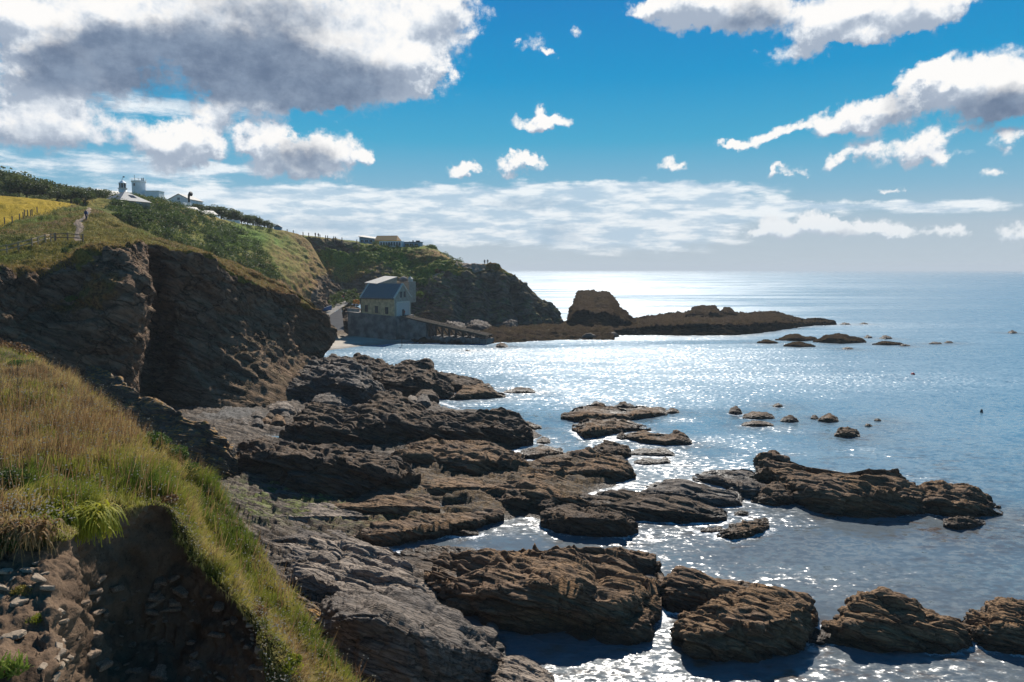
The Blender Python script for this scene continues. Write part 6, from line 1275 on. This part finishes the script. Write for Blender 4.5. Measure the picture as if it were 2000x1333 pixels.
bank_bush('tiny rusty plant below the olive one on the stony earth', 66, 1212, .12, 'fern', 420, .009, .7, name='cushion_plant', cat='plant')
bank_bush('low green cushion among the dry grass near the bank top', 92, 800, .40, 'brush', 800, .025, .35, name='cushion_plant', cat='plant')
bank_bush('yellow flowered herb at the lower right of the bank', 612, 1322, .22, 'fern', 700, .015, .8, name='herb', cat='plant')
bank_bush('green herb with yellow flowers behind the gorse bush', 372, 930, .28, 'brush', 700, .02, 1.1, name='herb', cat='plant')
# brown bracken mound behind the top of the bank
mc = P(18, 672, 38); mound = empty('bracken_mound', mc-np.array([0, 0, 1.2]), 0, 'brown mound of dead bracken behind the top left of the bank', 'bracken')
pm, _ = clump_points(5000, [(0,0,.6,1.0,.7),(-1.2,0,.8,1.1,.7),(-2.6,.3,.9,1.3,.7),(.8,.2,.3,.7,.7),(-4,0,1,1.4,.7)]); foliage('foliage', pm, .05, M['bracken'], mound, tintj=.5)
# tall dead umbel
c, _ = on_bank(36, 800); k = MB(); k.tube([(0,0,-.1),(.01,0,.5),(.0,0,.95),(.02,0,1.2)], [.011,.009,.007,.004], 6)
for q in range(9): a = q*.9; z0 = .6+.06*q; k.tube([(.01,0,z0),(.12*cos(a),.1*sin(a),z0+.16),(.2*cos(a),.15*sin(a),z0+.34)], [.005,.004,.003], 5)
o = k.build('dead_umbel', M['bark']); o.location = c; tag(o, 'tall branching dead flower stem at the left of the bank', 'plant')
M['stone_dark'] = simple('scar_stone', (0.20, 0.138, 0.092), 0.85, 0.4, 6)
# --- stones stuck in the earth
st_m = []
for q in range(4):
    a, b = np.meshgrid(np.linspace(0, 2*pi, 15), np.linspace(0, pi, 10), indexing='ij'); S = np.stack([np.cos(a)*np.sin(b), np.sin(a)*np.sin(b), np.cos(b)], -1)
    S = np.sign(S)*np.abs(S)**.5*np.array([1, .65, .20+.06*q]); S = S*(1+.35*fbm(S*1.6+q*9, 3, 330+q))[..., None]; S[-1] = S[0]
    st_m.append(mesh_np('flat_stone', S, grid_faces(15, 10), mat=M['stone'], smooth=False))
seen = set()
def stone(q, px, py, s_, label, group, lo, hi):
    k_ = q % 4; o = st_m[k_] if k_ not in seen else st_m[k_].copy()
    if k_ in seen: C.objects.link(o)
    seen.add(k_)
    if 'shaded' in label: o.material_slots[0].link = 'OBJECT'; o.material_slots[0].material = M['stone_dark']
    c, n_ = on_bank(px, py, lo, hi); o.location = c+n_*s_*.15; o.scale = (s_, s_, s_); o.rotation_euler = (RNG.normal()*.25, RNG.normal()*.25, RNG.random()*6); tag(o, label, 'stone', group)
for q, (a, b, s_) in enumerate([(10,1118,.10),(52,1116,.10),(78,1133,.09),(94,1146,.08),(8,1150,.09),(-4,1170,.11),(34,1180,.10),(112,1195,.07),(120,1216,.09),(113,1204,.06),(118,1255,.07),(116,1264,.06),(118,1275,.06),(84,1302,.06),(112,1302,.08),(104,1322,.07),(24,1133,.05),(62,1146,.05),(88,1122,.05),(70,1100,.04),(20,1245,.14),(126,1290,.06),(134,1283,.05),(108,1290,.06)]):
    stone(q, a, b, s_, 'pale flat stone sticking out of the lit stony earth at lower left', 'flat stones in the earth at lower left', 1.0, 3.6)
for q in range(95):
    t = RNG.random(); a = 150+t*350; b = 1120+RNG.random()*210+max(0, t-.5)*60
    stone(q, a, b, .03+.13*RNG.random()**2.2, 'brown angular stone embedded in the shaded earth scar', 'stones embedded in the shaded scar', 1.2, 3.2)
for q in range(16):
    t = q/15; a = 478+32*t+8*RNG.random(); b = 1195+95*t+14*RNG.random()
    stone(q, a, b, .035+.05*RNG.random(), 'small sunlit chip of stone at the right rim of the earth scar', 'sunlit chips at the rim of the scar', 2.4, 3.9)

# mixed clumps that break up the grass of the bank
for lab, px_, py_, r_, mt_, n_, sz_, sq_, nm, ct in [
    ('rusty brown dead clump just above the lip of the earth scar', 262, 972, .26, 'bracken', 1300, .014, .5, 'dead_clump', 'plant'),
    ('brown twiggy clump where the lip turns down the slope', 318, 978, .24, 'bracken', 1000, .014, .5, 'dead_clump', 'plant'),
    ('dark brown clump on the slope edge halfway down the scar rim', 425, 1108, .20, 'bracken', 900, .013, .5, 'dead_clump', 'plant'),
    ('brown clump low on the scar rim near the sunlit chips', 500, 1200, .20, 'bracken', 900, .013, .5, 'dead_clump', 'plant'),
    ('olive leafy clump low on the right of the bank', 560, 1300, .26, 'fern', 1100, .016, .5, 'leafy_clump', 'plant'),
    ('leafy green clump among the dry stalks at the left', 60, 850, .30, 'brush', 1000, .020, .6, 'leafy_clump', 'plant'),
    ('yellow green leafy clump above the drooping fern', 170, 945, .28, 'fern', 1000, .018, .5, 'leafy_clump', 'plant'),
    ('purple brown clump high on the seaward edge of the bank', 205, 812, .30, 'bracken', 1000, .020, .5, 'dead_clump', 'plant'),
    ('green leafy clump at the seaward edge below the gorse', 405, 962, .26, 'brush', 900, .018, .7, 'leafy_clump', 'plant'),
    ('small green clump near the top of the bank slope', 45, 712, .40, 'brush', 900, .026, .4, 'leafy_clump', 'plant'),
    ('green clump on the seaward edge halfway down the slope', 480, 1050, .22, 'brush', 800, .016, .6, 'leafy_clump', 'plant')]:
    bank_bush(lab, px_, py_, r_, mt_, n_, sz_, sq_, name=nm, cat=ct)
# ---------------------------------------------------------------- sea haze: a clear summer day, thin even air
hz, ht = newmat('haze_air')
pv = ht.n('ShaderNodeVolumePrincipled', None, Color=(0.80, 0.87, 0.93, 1), Density=0.00015, Anisotropy=0.05)
ho = ht.n('ShaderNodeOutputMaterial'); ht.set(ho.inputs['Volume'], pv.outputs[0])
k = MB(); k.box(-60000, 60000, -400, 110000, -30, 90); o = k.build('haze', hz); tag(o, 'thin pale sea haze over the whole bay', 'haze', kind='stuff')
